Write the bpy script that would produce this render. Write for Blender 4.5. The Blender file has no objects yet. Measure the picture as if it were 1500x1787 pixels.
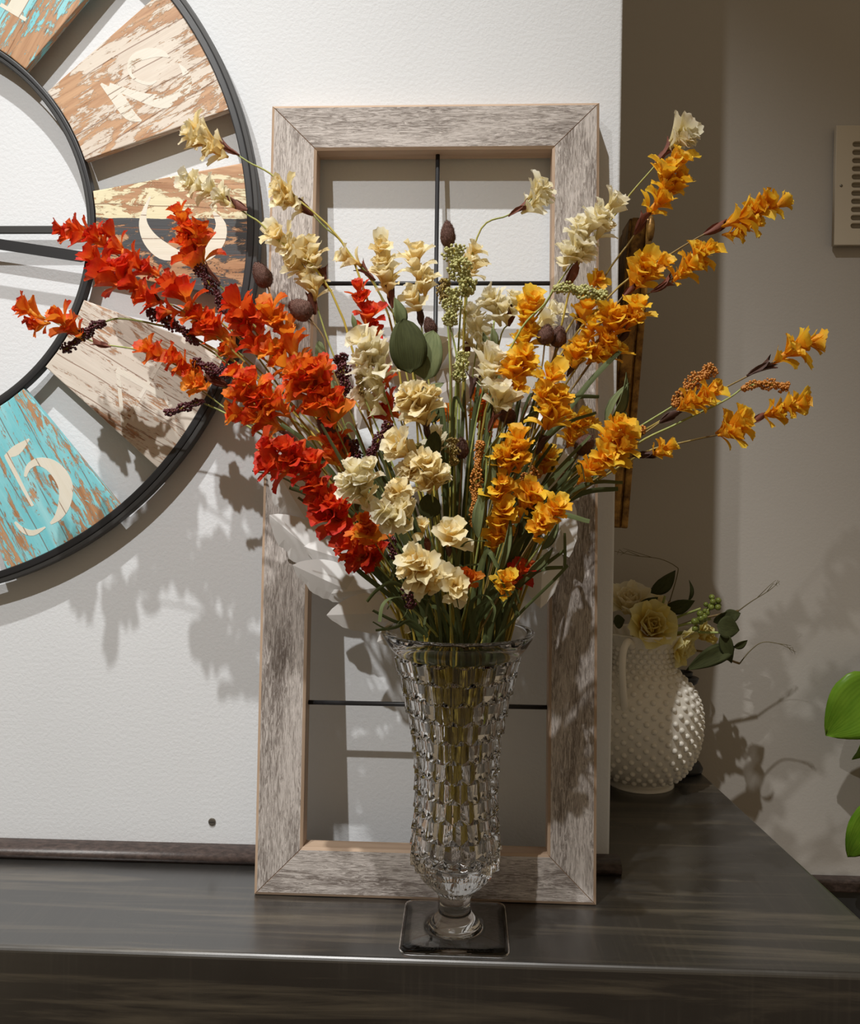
import bpy, bmesh, math, random
from mathutils import Vector, Matrix, Quaternion, noise

S = bpy.context.scene
COL = S.collection
PI = math.pi
rnd = random.Random(7)

# ------------------------------------------------------------------ camera
F = 1500.0                       # focal length in pixels of the 1500 x 1787 frame
CAM = Vector((0.0, -0.92, 0.4065))
YAW, PITCH, ROLL = math.radians(2.3), math.radians(-1.66), 0.0100
cam_d = bpy.data.cameras.new('camera')
cam_d.sensor_fit = 'HORIZONTAL'
cam_d.sensor_width = 36.0
cam_d.lens = 36.0 * F / 1500.0
cam_d.clip_start = 0.02
cam = bpy.data.objects.new('camera', cam_d)
COL.objects.link(cam)
RC = (Matrix.Rotation(YAW, 3, 'Z') @ Matrix.Rotation(PI / 2 + PITCH, 3, 'X') @ Matrix.Rotation(ROLL, 3, 'Z'))
cam.matrix_world = Matrix.Translation(CAM) @ RC.to_4x4()
S.camera = cam

# ------------------------------------------------------------------ world, lights, exposure
S.view_settings.view_transform = 'Standard'
S.view_settings.look = 'None'
S.view_settings.exposure = 0.0
S.view_settings.gamma = 1.0
S.view_settings.use_curve_mapping = False
S.cycles.max_bounces = 14
S.cycles.transmission_bounces = 14
S.cycles.transparent_max_bounces = 12
S.cycles.sample_clamp_indirect = 6.0

w = bpy.data.worlds.new('world')
S.world = w
w.use_nodes = True
w.node_tree.nodes['Background'].inputs[0].default_value = (1.0, 0.78, 0.52, 1)
w.node_tree.nodes['Background'].inputs[1].default_value = 0.19


def spot(name, loc, target, watts, angle, radius, color, blend=0.6):
    l = bpy.data.lights.new(name, 'SPOT')
    l.energy = watts
    l.spot_size = math.radians(angle)
    l.spot_blend = blend
    l.shadow_soft_size = radius
    l.color = color
    o = bpy.data.objects.new(name, l)
    COL.objects.link(o)
    o.location = loc
    d = Vector(target) - Vector(loc)
    o.rotation_euler = d.to_track_quat('-Z', 'Y').to_euler()
    return o



spot('ceiling_spotlight', (-0.38, -0.92, 2.35), (-0.08, 0.05, -0.08), 146.0, 60, 0.016, (1.0, 0.99, 0.965), 1.0)
spot('ceiling_spotlight', (-0.72, -1.30, 1.72), (-0.42, 0.0, -0.10), 84.0, 64, 0.012, (1.0, 0.99, 0.965), 1.0)


def ray(px, py):
    return RC @ Vector(((px - 750.0) / F, -(py - 893.5) / F, -1.0))


def at(px, py, y):
    """the place on the upright plane at depth y that the photograph shows at this pixel"""
    d = ray(px, py)
    return CAM + d * ((y - CAM.y) / d.y)


def at_z(px, py, z):
    d = ray(px, py)
    return CAM + d * ((z - CAM.z) / d.z)


def at_x(px, py, x):
    d = ray(px, py)
    return CAM + d * ((x - CAM.x) / d.x)


def mpp(y):                      # metres per pixel at depth y
    return (y - CAM.y) / F


# ------------------------------------------------------------------ object helpers
def tag(o, label=None, cat=None, group=None, kind=None):
    if label: o['label'] = label
    if cat: o['category'] = cat
    if group: o['group'] = group
    if kind: o['kind'] = kind
    return o


def thing(name, label, cat, loc=(0, 0, 0), group=None):
    o = bpy.data.objects.new(name, None)
    o.empty_display_size = 0.02
    COL.objects.link(o)
    o.location = loc
    return tag(o, label, cat, group)


def link(name, me, parent=None, mats=None, mw=None):
    o = bpy.data.objects.new(name, me)
    COL.objects.link(o)
    if parent: o.parent = parent
    if mw is not None: o.matrix_local = mw
    return o


def mesh_of(bm, name, mats, smooth=False):
    me = bpy.data.meshes.new(name)
    bm.normal_update()
    bm.to_mesh(me)
    bm.free()
    for m in (mats if isinstance(mats, (list, tuple)) else [mats]):
        me.materials.append(m)
    if smooth:
        me.polygons.foreach_set('use_smooth', [True] * len(me.polygons))
    return me


def obj(name, bm, mats, parent=None, smooth=False, mw=None):
    return link(name, mesh_of(bm, name, mats, smooth), parent, mw=mw)


def sub(bm, n=1):
    bmesh.ops.subdivide_edges(bm, edges=bm.edges[:], cuts=n, use_grid_fill=True)


def box(bm, x0, x1, y0, y1, z0, z1, bevel=0.0, seg=2):
    vs = [bm.verts.new((x, y, z)) for x in (x0, x1) for y in (y0, y1) for z in (z0, z1)]
    fs = [bm.faces.new([vs[i] for i in f]) for f in
          ((0, 1, 3, 2), (4, 6, 7, 5), (0, 4, 5, 1), (2, 3, 7, 6), (0, 2, 6, 4), (1, 5, 7, 3))]
    if bevel:
        es = list({e for f in fs for e in f.edges})
        bmesh.ops.bevel(bm, geom=es, offset=bevel, segments=seg, profile=0.5, affect='EDGES')
    return vs


def prism(bm, pts, d0, d1, axis='y'):
    """closed outline in x,z pushed from y=d0 to y=d1"""
    a = [bm.verts.new((p[0], d0, p[1])) for p in pts]
    b = [bm.verts.new((p[0], d1, p[1])) for p in pts]
    n = len(pts)
    bm.faces.new(a)
    bm.faces.new(b[::-1])
    for i in range(n):
        bm.faces.new((a[i], b[i], b[(i + 1) % n], a[(i + 1) % n]))


def frames(path):
    out = []
    n = len(path)
    up = Vector((0.13, -0.9, 0.4)).normalized()
    for i in range(n):
        t = (path[min(i + 1, n - 1)] - path[max(i - 1, 0)])
        t = t.normalized() if t.length > 1e-9 else Vector((0, 0, 1))
        a = up - t * up.dot(t)
        if a.length < 1e-4: a = Vector((1, 0, 0)) - t * t.x
        a.normalize()
        up = a
        out.append((t, a, t.cross(a)))
    return out


def tube(bm, path, radii, seg=6, caps=True):
    fr = frames(path)
    uvl = bm.loops.layers.uv.verify()
    n = len(path)
    rings = []
    for i, p in enumerate(path):
        r = radii[i] if isinstance(radii, (list, tuple)) else radii
        t, a, b = fr[i]
        rings.append([bm.verts.new(p + (a * math.cos(2 * PI * k / seg) + b * math.sin(2 * PI * k / seg)) * r) for k in range(seg)])
    for i in range(n - 1):
        for k in range(seg):
            f = bm.faces.new((rings[i][k], rings[i][(k + 1) % seg], rings[i + 1][(k + 1) % seg], rings[i + 1][k]))
            for l, (ku, iv) in zip(f.loops, ((k, i), (k + 1, i), (k + 1, i + 1), (k, i + 1))):
                l[uvl].uv = (ku / seg, iv / (n - 1))
    if caps:
        bm.faces.new(rings[0][::-1])
        bm.faces.new(rings[-1])


def smooth_path(pts, per=5):
    P = [pts[0]] + list(pts) + [pts[-1]]
    out = []
    for i in range(1, len(P) - 2):
        for k in range(per):
            t = k / per
            a, b, c, d = P[i - 1], P[i], P[i + 1], P[i + 2]
            out.append(0.5 * ((2 * b) + (c - a) * t + (2 * a - 5 * b + 4 * c - d) * t * t + (3 * b - a - 3 * c + d) * t ** 3))
    out.append(pts[-1].copy())
    return out


def lathe(bm, prof, seg=48, mod=None, close_top=False, close_bot=False):
    rings = []
    for (r, z) in prof:
        ring = []
        for k in range(seg):
            a = 2 * PI * k / seg
            rr, zz = (r, z) if mod is None else mod(r, z, a)
            ring.append(bm.verts.new((rr * math.cos(a), rr * math.sin(a), zz)))
        rings.append(ring)
    for i in range(len(rings) - 1):
        for k in range(seg):
            bm.faces.new((rings[i][k], rings[i][(k + 1) % seg], rings[i + 1][(k + 1) % seg], rings[i + 1][k]))
    if close_bot: bm.faces.new(rings[0][::-1])
    if close_top: bm.faces.new(rings[-1])
    return rings


def ico(bm, c, r, sub_=1, sc=(1, 1, 1), rot=None):
    m = Matrix.Translation(c) @ ((rot or Matrix.Identity(3)).to_4x4()) @ Matrix.Diagonal((r * sc[0], r * sc[1], r * sc[2], 1))
    bmesh.ops.create_icosphere(bm, subdivisions=sub_, radius=1, matrix=m)


# ------------------------------------------------------------------ materials
class NT:
    def __init__(s, name):
        s.m = bpy.data.materials.new(name)
        s.m.use_nodes = True
        s.t = s.m.node_tree
        s.b = s.t.nodes['Principled BSDF']
        s.out = s.t.nodes['Material Output']

    def n(s, typ, ins=None, **kw):
        nd = s.t.nodes.new(typ)
        for k, v in kw.items(): setattr(nd, k, v)
        for k, v in (ins or {}).items(): s.set(nd.inputs[k], v)
        return nd

    def set(s, sock, v):
        if isinstance(v, bpy.types.NodeSocket): s.t.links.new(v, sock)
        elif isinstance(v, tuple) and len(v) == 3 and sock.type == 'RGBA': sock.default_value = (*v, 1)
        else: sock.default_value = v

    def p(s, **kw):
        for k, v in kw.items(): s.set(s.b.inputs[k.replace('_', ' ')], v)
        return s

    def uv(s, sx=1, sy=1, sz=1, src='UV'):
        tc = s.n('ShaderNodeTexCoord')
        return s.n('ShaderNodeMapping', {'Vector': tc.outputs[src], 'Scale': Vector((sx, sy, sz))}).outputs[0]

    def noise(s, vec, scale, detail=4, rough=0.55, dist=0.0):
        return s.n('ShaderNodeTexNoise', {'Vector': vec, 'Scale': scale, 'Detail': detail, 'Roughness': rough, 'Distortion': dist}).outputs[0]

    def ramp(s, fac, stops, interp='LINEAR'):
        r = s.n('ShaderNodeValToRGB', {'Fac': fac})
        r.color_ramp.interpolation = interp
        el = r.color_ramp.elements
        while len(el) < len(stops): el.new(0.5)
        for e, (p, c) in zip(el, stops):
            e.position = p
            e.color = (*c, 1) if isinstance(c, tuple) else (c, c, c, 1)
        return r.outputs[0]

    def mix(s, f, a, b, typ='MIX'):
        m = s.n('ShaderNodeMix', data_type='RGBA', blend_type=typ)
        s.set(m.inputs[0], f); s.set(m.inputs[6], a); s.set(m.inputs[7], b)
        return m.outputs[2]

    def math(s, op, a, b=0.0):
        m = s.n('ShaderNodeMath', operation=op)
        s.set(m.inputs[0], a); s.set(m.inputs[1], b)
        return m.outputs[0]

    def bump(s, h, strength=0.3, dist=0.001):
        return s.n('ShaderNodeBump', {'Height': h, 'Strength': strength, 'Distance': dist}).outputs[0]


def plain(name, col, rough=0.5, **kw):
    t = NT(name)
    t.p(Base_Color=col, Roughness=rough, **kw)
    return t.m


def wall_mat(name, col, bump=0.35):
    t = NT(name)
    v = t.uv(src='Object')
    h = t.noise(v, 260, 3, 0.6)
    h2 = t.noise(v, 6, 3)
    c = t.mix(t.ramp(h2, [(0.3, 0.0), (0.75, 1.0)]), col, tuple(x * 0.96 for x in col))
    t.p(Base_Color=c, Roughness=0.7, Normal=t.bump(h, bump, 0.0012))
    return t.m


def petal_mat(name, base, mid, tip, alt, trans=0.42):
    t = NT(name)
    tc = t.n('ShaderNodeTexCoord')
    sep = t.n('ShaderNodeSeparateXYZ', {0: tc.outputs['UV']})
    nz = t.noise(t.uv(3, 2), 2.2, 3)
    f = t.math('ADD', sep.outputs[1], t.math('MULTIPLY', t.math('SUBTRACT', nz, 0.5), 0.5))
    c = t.ramp(f, [(0.18, base), (0.52, mid), (0.95, tip)])
    oi = t.n('ShaderNodeObjectInfo')
    c = t.mix(t.ramp(oi.outputs['Random'], [(0.45, 0.0), (1.0, 0.75)]), c, alt)
    vein = t.n('ShaderNodeTexWave', {'Vector': t.uv(1, 0.05), 'Scale': 9.0, 'Distortion': 2.0, 'Detail': 2.0}).outputs[1]
    t.p(Base_Color=c, Roughness=0.55, Normal=t.bump(vein, 0.25, 0.0006))
    tr = t.n('ShaderNodeBsdfTranslucent', {'Color': c})
    mx = t.n('ShaderNodeMixShader', {0: trans, 1: t.b.outputs[0], 2: tr.outputs[0]})
    t.t.links.new(mx.outputs[0], t.out.inputs[0])
    return t.m


def stem_mat(name, base, tip):
    t = NT(name)
    sep = t.n('ShaderNodeSeparateXYZ', {0: t.n('ShaderNodeTexCoord').outputs['UV']})
    nz = t.noise(t.uv(1, 14), 6, 3)
    c = t.ramp(sep.outputs[1], [(0.0, base), (0.45, base), (0.72, tip)])
    c = t.mix(t.ramp(nz, [(0.35, 0.0), (0.7, 0.6)]), c, tuple(x * 0.6 for x in base))
    t.p(Base_Color=c, Roughness=0.6, Normal=t.bump(nz, 0.5, 0.0008))
    return t.m


def leaf_mat(name, c0, c1, rough=0.65, trans=0.12):
    t = NT(name)
    oi = t.n('ShaderNodeObjectInfo')
    nz = t.noise(t.uv(4, 1.2), 3, 3)
    c = t.mix(t.ramp(nz, [(0.3, 0.0), (0.75, 1.0)]), c0, c1)
    c = t.mix(t.ramp(oi.outputs['Random'], [(0.0, 0.0), (1.0, 0.45)]), c, c1)
    vein = t.n('ShaderNodeTexWave', {'Vector': t.uv(1, 0.02), 'Scale': 5.0, 'Distortion': 0.4}).outputs[1]
    t.p(Base_Color=c, Roughness=rough, Specular_IOR_Level=0.25, Normal=t.bump(vein, 0.2, 0.0005))
    tr = t.n('ShaderNodeBsdfTranslucent', {'Color': c})
    mx = t.n('ShaderNodeMixShader', {0: trans, 1: t.b.outputs[0], 2: tr.outputs[0]})
    t.t.links.new(mx.outputs[0], t.out.inputs[0])
    return t.m


def barnwood(name='whitewashed_barnwood'):
    t = NT(name)                                  # UV in metres, u along the grain
    v = t.uv(48, 430)
    v2 = t.uv(7, 34)
    n1 = t.noise(v, 1.0, 8, 0.78, 1.8)
    n2 = t.noise(v2, 1.0, 4, 0.6, 0.6)
    dark = t.mix(t.ramp(n2, [(0.3, 0.0), (0.7, 1.0)]), (0.17, 0.135, 0.115), (0.36, 0.315, 0.285))
    mask = t.ramp(t.math('ADD', n1, t.math('MULTIPLY', t.math('SUBTRACT', n2, 0.5), 0.32)), [(0.42, 0.0), (0.57, 1.0)])
    c = t.mix(mask, dark, (0.68, 0.62, 0.58))
    t.p(Base_Color=c, Roughness=0.75, Normal=t.bump(n1, 0.6, 0.002))
    return t.m


def wood(name, c0, c1, su=6, sv=90, rough=0.65, bump=0.4):
    t = NT(name)
    n1 = t.noise(t.uv(su, sv), 1.0, 5, 0.6, 0.8)
    t.p(Base_Color=t.mix(t.ramp(n1, [(0.32, 0.0), (0.7, 1.0)]), c0, c1), Roughness=rough, Normal=t.bump(n1, bump, 0.001))
    return t.m


def chipped(name, paint, paint2, amount, wood0=(0.36, 0.17, 0.075), wood1=(0.62, 0.36, 0.19), band=None, su=11, sv=75, seed=0.0):
    """paint worn off a plank; UV in metres, u along the grain; band = (v, other paint) paints a second colour beyond v"""
    t = NT(name)
    off = t.n('ShaderNodeMapping', {'Vector': t.n('ShaderNodeTexCoord').outputs['UV'], 'Location': Vector((seed, seed * 1.7, 0))}).outputs[0]
    def mp(x, y): return t.n('ShaderNodeMapping', {'Vector': off, 'Scale': Vector((x, y, 1))}).outputs[0]
    g = t.noise(mp(7, 130), 1.0, 5, 0.6, 0.7)
    n1 = t.noise(mp(su * 2.0, sv * 1.7), 1.0, 8, 0.76, 1.1)
    n2 = t.noise(mp(13, 26), 1.0, 8, 0.68, 0.8)
    wd = t.mix(t.ramp(g, [(0.3, 0.0), (0.7, 1.0)]), wood0, wood1)
    pt = t.mix(t.ramp(t.noise(mp(10, 60), 1.0, 4), [(0.4, 0.0), (0.65, 1.0)]), paint, paint2)
    if band:
        sep = t.n('ShaderNodeSeparateXYZ', {0: t.n('ShaderNodeTexCoord').outputs['UV']})
        e = t.math('ADD', sep.outputs[1], t.math('MULTIPLY', t.math('SUBTRACT', n2, 0.5), 0.006))
        pt = t.mix(t.math('GREATER_THAN', e, band[0]), band[1], band[2])
    s = t.math('ADD', t.math('MULTIPLY', n1, 0.5), t.math('MULTIPLY', n2, 0.5))
    mask = t.ramp(s, [(amount, 0.0), (amount + 0.02, 1.0)])
    c = t.mix(mask, wd, pt)
    sp = t.n('ShaderNodeSeparateXYZ', {0: off})
    ln = t.math('FRACT', t.math('ADD', t.math('MULTIPLY', sp.outputs[1], 41.0), t.math('MULTIPLY', t.noise(mp(6, 2), 1.0, 2), 0.5)))
    gr = t.math('MULTIPLY', t.math('LESS_THAN', ln, 0.045), t.ramp(n2, [(0.42, 0.0), (0.5, 0.7)]))
    c = t.mix(gr, c, (0.20, 0.08, 0.035))
    h = t.math('SUBTRACT', t.math('ADD', t.math('MULTIPLY', mask, 0.8), t.math('MULTIPLY', g, 0.5)), gr)
    t.p(Base_Color=c, Roughness=0.5, Normal=t.bump(h, 0.5, 0.0012))
    return t.m


M = {}
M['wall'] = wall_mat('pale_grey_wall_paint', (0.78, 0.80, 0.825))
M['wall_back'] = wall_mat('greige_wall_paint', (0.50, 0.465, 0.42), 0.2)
M['barn'] = barnwood()
M['tan'] = wood('bare_tan_wood', (0.40, 0.275, 0.185), (0.56, 0.41, 0.295))
M['black'] = plain('black_painted_metal', (0.018, 0.018, 0.020), 0.42)
M['black2'] = plain('worn_black_metal', (0.035, 0.034, 0.033), 0.5)
M['white_metal'] = plain('white_enamelled_metal', (0.84, 0.83, 0.82), 0.32)
M['glass'] = plain('clear_pressed_glass', (1, 1, 1), 0.0, Transmission_Weight=1.0, IOR=1.5)
M['milk'] = plain('milk_glass', (0.80, 0.76, 0.68), 0.16, Subsurface_Weight=0.15, Subsurface_Radius=Vector((0.01, 0.01, 0.008)), Subsurface_Scale=0.3)
M['vent'] = plain('cream_enamel_register', (0.60, 0.53, 0.42), 0.5)
M['hollow_shade'] = plain('painted_hollow_shade', (0.03, 0.027, 0.024), 0.9)  # near-black colour stands in for shade inside openings
M['steel'] = plain('grey_steel', (0.22, 0.2, 0.17), 0.35, Metallic=0.8)

t = NT('dark_stained_pine')
n1 = t.noise(t.uv(2.6, 44), 1.0, 7, 0.62, 0.7)
n2 = t.noise(t.uv(9, 7), 1.0, 3)
saw = t.noise(t.uv(260, 6), 1.0, 2, 0.5, 0.4)
c = t.mix(t.ramp(n1, [(0.50, 0.0), (0.66, 1.0)]), (0.017, 0.016, 0.0145), (0.098, 0.082, 0.058))
c = t.mix(t.ramp(n2, [(0.40, 0.0), (0.75, 0.45)]), c, (0.016, 0.0155, 0.0145))
c = t.mix(t.math('MULTIPLY', t.ramp(saw, [(0.5, 0.0), (0.75, 0.16)]), t.ramp(n2, [(0.45, 0.0), (0.55, 1.0)])), c, (0.10, 0.085, 0.065))
t.p(Base_Color=c, Roughness=t.ramp(n2, [(0.3, 0.24), (0.7, 0.36)]), Normal=t.bump(t.math('ADD', n1, t.math('MULTIPLY', saw, 0.12)), 0.10, 0.001), IOR=2.3, Coat_Weight=0.3, Coat_Roughness=0.15)
M['mantel'] = t.m
t = NT('brown_stained_moulding')
n1 = t.noise(t.uv(30, 60, 60, 'Object'), 4.0, 5, 0.7)
t.p(Base_Color=t.mix(t.ramp(n1, [(0.35, 0.0), (0.7, 1.0)]), (0.030, 0.020, 0.017), (0.095, 0.065, 0.055)), Roughness=0.38, Normal=t.bump(n1, 0.3, 0.0008))
M['bead'] = t.m
t = NT('antique_gold_leaf')
n1 = t.noise(t.uv(1, 1, 1, 'Object'), 45, 5, 0.7)
t.p(Base_Color=t.mix(t.ramp(n1, [(0.38, 0.0), (0.62, 1.0)]), (0.10, 0.045, 0.012), (0.44, 0.24, 0.055)), Roughness=0.42, Metallic=0.55, Normal=t.bump(n1, 0.4, 0.002))
M['gold'] = t.m
M['canvas'] = plain('varnished_canvas', (0.16, 0.11, 0.06), 0.4)

M['flame'] = petal_mat('orange_red_petal', (0.95, 0.50, 0.05), (0.90, 0.19, 0.018), (0.74, 0.045, 0.012), (0.93, 0.34, 0.022))
M['ember'] = petal_mat('red_petal', (0.92, 0.30, 0.03), (0.82, 0.085, 0.014), (0.66, 0.026, 0.014), (0.88, 0.17, 0.02))
M['amber'] = petal_mat('orange_petal', (0.92, 0.42, 0.03), (0.90, 0.25, 0.02), (0.82, 0.14, 0.015), (0.92, 0.45, 0.03))
M['cream'] = petal_mat('cream_petal', (0.93, 0.70, 0.24), (0.96, 0.84, 0.50), (0.97, 0.90, 0.66), (0.95, 0.78, 0.38))
M['ivory'] = petal_mat('ivory_petal', (0.92, 0.80, 0.42), (0.95, 0.88, 0.62), (0.96, 0.92, 0.77), (0.94, 0.84, 0.54))
M['yellow'] = petal_mat('golden_yellow_petal', (0.94, 0.43, 0.015), (0.96, 0.57, 0.02), (0.97, 0.67, 0.06), (0.95, 0.46, 0.02))
M['rose'] = petal_mat('yellow_rose_petal', (0.80, 0.52, 0.06), (0.88, 0.76, 0.25), (0.90, 0.85, 0.50), (0.86, 0.70, 0.2))
M['bract'] = leaf_mat('mauve_brown_bract', (0.14, 0.045, 0.030), (0.24, 0.085, 0.055), 0.5)
M['bract_dark'] = leaf_mat('dark_brown_bract', (0.055, 0.026, 0.020), (0.10, 0.045, 0.030), 0.5)
M['stem_g'] = stem_mat('olive_wrapped_stem', (0.50, 0.37, 0.05), (0.33, 0.42, 0.13))
M['stem_o'] = stem_mat('ochre_wrapped_stem', (0.60, 0.42, 0.055), (0.28, 0.24, 0.06))
M['stem_b'] = stem_mat('brown_wrapped_stem', (0.42, 0.31, 0.05), (0.20, 0.125, 0.06))
M['blade'] = leaf_mat('grass_green_blade', (0.060, 0.080, 0.026), (0.135, 0.16, 0.062), 0.6)
M['sage'] = leaf_mat('sage_green_leaf', (0.11, 0.135, 0.055), (0.20, 0.225, 0.10), 0.7)
M['deep'] = leaf_mat('deep_green_leaf', (0.036, 0.040, 0.012), (0.070, 0.078, 0.026), 0.8)
M['pothos'] = leaf_mat('bright_green_leaf', (0.10, 0.24, 0.015), (0.20, 0.36, 0.03), 0.3)
M['twig'] = plain('dry_twig', (0.16, 0.13, 0.06), 0.7)
M['burgundy'] = plain('burgundy_seed', (0.085, 0.016, 0.022), 0.32)
M['greenseed'] = plain('pale_green_seed', (0.46, 0.44, 0.17), 0.4)
M['oliveseed'] = plain('olive_brown_seed', (0.30, 0.21, 0.06), 0.4)
M['rustseed'] = plain('rust_orange_seed', (0.50, 0.20, 0.035), 0.35)
M['greenberry'] = plain('glossy_green_berry', (0.16, 0.19, 0.035), 0.18)
t = NT('brown_fuzz')
t.p(Base_Color=t.mix(t.noise(t.uv(1, 1, 1, 'Object'), 400, 3), (0.085, 0.036, 0.026), (0.20, 0.105, 0.08)), Roughness=0.9)
M['fuzz'] = t.m

# ------------------------------------------------------------------ the setting
YB = at_z(1205, 1330, 0).y                    # the recess wall meets the mantel here
XC = at(1075, 750, 0).x                       # corner of the chimney breast
FLOOR_Z = -1.30


def planar_uv(bm, fu):
    uvl = bm.loops.layers.uv.verify()
    for f in bm.faces:
        for l in f.loops: l[uvl].uv = fu(l.vert.co, f.normal)


def struct(name, bm, m, smooth=False):
    return tag(obj(name, bm, m, None, smooth), kind='structure')


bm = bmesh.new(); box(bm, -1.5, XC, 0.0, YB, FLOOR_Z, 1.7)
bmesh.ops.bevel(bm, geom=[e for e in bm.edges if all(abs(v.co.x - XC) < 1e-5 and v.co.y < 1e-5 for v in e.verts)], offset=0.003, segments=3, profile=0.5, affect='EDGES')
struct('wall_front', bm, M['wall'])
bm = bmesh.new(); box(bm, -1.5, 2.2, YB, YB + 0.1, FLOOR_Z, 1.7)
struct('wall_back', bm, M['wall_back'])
bm = bmesh.new(); box(bm, -1.5, 2.2, -3.0, YB + 0.1, FLOOR_Z - 0.05, FLOOR_Z)
planar_uv(bm, lambda c, n: (c.x, c.y))
struct('floor', bm, wood('brown_floor_boards', (0.10, 0.06, 0.035), (0.2, 0.13, 0.08), 3, 30))

# half-round moulding along the foot of the front wall
bz = at(400, 1481, -0.012).z
pts = [(-0.0, 0.0), (-0.020, 0.0), (-0.0235, bz * 0.3), (-0.0235, bz * 0.55), (-0.020, bz * 0.82), (-0.013, bz * 0.97), (-0.006, bz), (0.0, bz)]
bm = bmesh.new()
x1 = at_z(1092, 1548, 0.0).x
a = [bm.verts.new((-1.3, p[0] - 1e-4, p[1] + 2e-4)) for p in pts]
b = [bm.verts.new((x1, p[0] - 1e-4, p[1] + 2e-4)) for p in pts]
bm.faces.new(a[::-1]); bm.faces.new(b)
for i in range(len(pts) - 1): bm.faces.new((a[i], a[i + 1], b[i + 1], b[i]))
bmesh.ops.recalc_face_normals(bm, faces=bm.faces[:])
struct('trim_1', bm, M['bead'], True).data.polygons[0].use_smooth = False

# dark panel with a brown cap low on the recess wall
pz = at(1455, 1526, YB).z; px1 = at(1497, 1560, YB).x
bm = bmesh.new(); box(bm, XC, px1, YB - 0.016, YB, FLOOR_Z, pz - 0.018, 0.002)
base = struct('baseboard_back', bm, plain('charcoal_painted_panel', (0.035, 0.036, 0.036), 0.5))
bm = bmesh.new(); box(bm, XC, px1 + 0.004, YB - 0.022, YB, pz - 0.018, pz, 0.003)
struct('trim_2', bm, M['bead'])

# ------------------------------------------------------------------ mantel
YF = at_z(750, 1677, 0).y
r0 = at_z(1500, 1600, 0); r1 = at_z(1205, 1330, 0)
def rx(y): return r0.x + (r1.x - r0.x) * (y - r0.y) / (r1.y - r0.y)
out = [(-1.25, YF), (rx(YF), YF), (rx(YB - 0.002), YB - 0.002), (XC + 0.001, YB - 0.002), (XC + 0.001, -0.0005), (-1.25, -0.0005)]
bm = bmesh.new()
a = [bm.verts.new((p[0], p[1], 0.0)) for p in out]
b = [bm.verts.new((p[0], p[1], -0.15)) for p in out]
bm.faces.new(a); bm.faces.new(b[::-1])
for i in range(6): bm.faces.new((a[i], b[i], b[(i + 1) % 6], a[(i + 1) % 6]))
bm.edges.ensure_lookup_table()
es = [e for e in bm.edges if all(v.co.z > -0.001 for v in e.verts) and (all(v.co.y < YF + 1e-5 for v in e.verts) or all(v.co.x > r1.x - 0.06 for v in e.verts) and not all(v.co.y > YB - 0.01 for v in e.verts))]
bmesh.ops.recalc_face_normals(bm, faces=bm.faces[:])
bmesh.ops.bevel(bm, geom=es, offset=0.0045, segments=4, profile=0.5, affect='EDGES')
planar_uv(bm, lambda c, n: (c.x, c.y) if abs(n.z) > 0.75 else ((c.x, c.z + 0.7) if abs(n.y) > abs(n.x) else (c.y + 3, c.z)))
mt = tag(obj('mantel', bm, M['mantel']), 'long dark-stained wooden mantel beam with glossy top carrying the glass vase', 'mantel')

# screw driven into the wall
c = at(370, 1434, 0.0)
bm = bmesh.new()
lathe(bm, [(0.0030, -0.0016), (0.0038, -0.0013), (0.0042, -0.0005), (0.0042, 0.0), (0.002, 0.004)], 16, close_top=True, close_bot=True)
bmesh.ops.rotate(bm, verts=bm.verts, cent=(0, 0, 0), matrix=Matrix.Rotation(-PI / 2, 3, 'X'))
t_ = thing('wall_screw', 'small grey screw head in the white wall left of the barnwood frame', 'screw', c)
obj('screw_head', bm, M['steel'], t_, False)
bm = bmesh.new(); box(bm, -0.0028, 0.0028, -0.0018, -0.0012, -0.0004, 0.0004)
obj('slot', bm, M['hollow_shade'], t_)  # dark bar on the head, the groove's shade put into its colour

# ------------------------------------------------------------------ wall register
vy = YB - 0.008
v0 = at(1455, 222, vy); v1 = at(1453, 428, vy)
vw, vh = 0.16, v0.z - v1.z
reg = thing('air_vent', 'cream metal air vent with rows of rounded slots on the recess wall', 'vent', (v1.x, YB, v1.z))
sx0 = at(1482, 330, vy).x - v1.x
slots = []
for k in range(11): slots.append(v1.z * 0 + at(1482, 253.7 + 14.2 * k, vy).z - v1.z)
sh = 0.5 * 10.6 * mpp(vy)
cu = bpy.data.curves.new('faceplate', 'CURVE'); cu.dimensions = '2D'; cu.fill_mode = 'BOTH'; cu.extrude = 0.0035; cu.bevel_depth = 0.0008
def poly(pts):
    sp = cu.splines.new('POLY'); sp.points.add(len(pts) - 1); sp.use_cyclic_u = True
    for p, q in zip(sp.points, pts): p.co = (q[0], q[1], 0, 1)
poly([(0, 0), (vw, 0), (vw, vh), (0, vh)])
for z in slots:
    x0_, x1_ = sx0 + sh, vw - sx0 - sh
    poly([(x0_ + sh * math.cos(a), z + sh * math.sin(a)) for a in [PI / 2 + PI * i / 8 for i in range(9)]] +
         [(x1_ + sh * math.cos(a), z + sh * math.sin(a)) for a in [-PI / 2 + PI * i / 8 for i in range(9)]])
co = bpy.data.objects.new('tmp', cu)
COL.objects.link(co)
me = bpy.data.meshes.new_from_object(co.evaluated_get(bpy.context.evaluated_depsgraph_get()))
bpy.data.objects.remove(co); me.materials.clear(); me.materials.append(M['vent'])
link('faceplate', me, reg, mw=Matrix.Translation((0, -0.0082, 0)) @ Matrix.Rotation(PI / 2, 4, 'X'))
bm = bmesh.new(); box(bm, 0.004, vw - 0.004, -0.0016, -0.0002, 0.004, vh - 0.004)
obj('shade_plate', bm, M['hollow_shade'], reg)  # flat plate coloured dark as the unlit hollow behind the slots
sl = None
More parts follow.
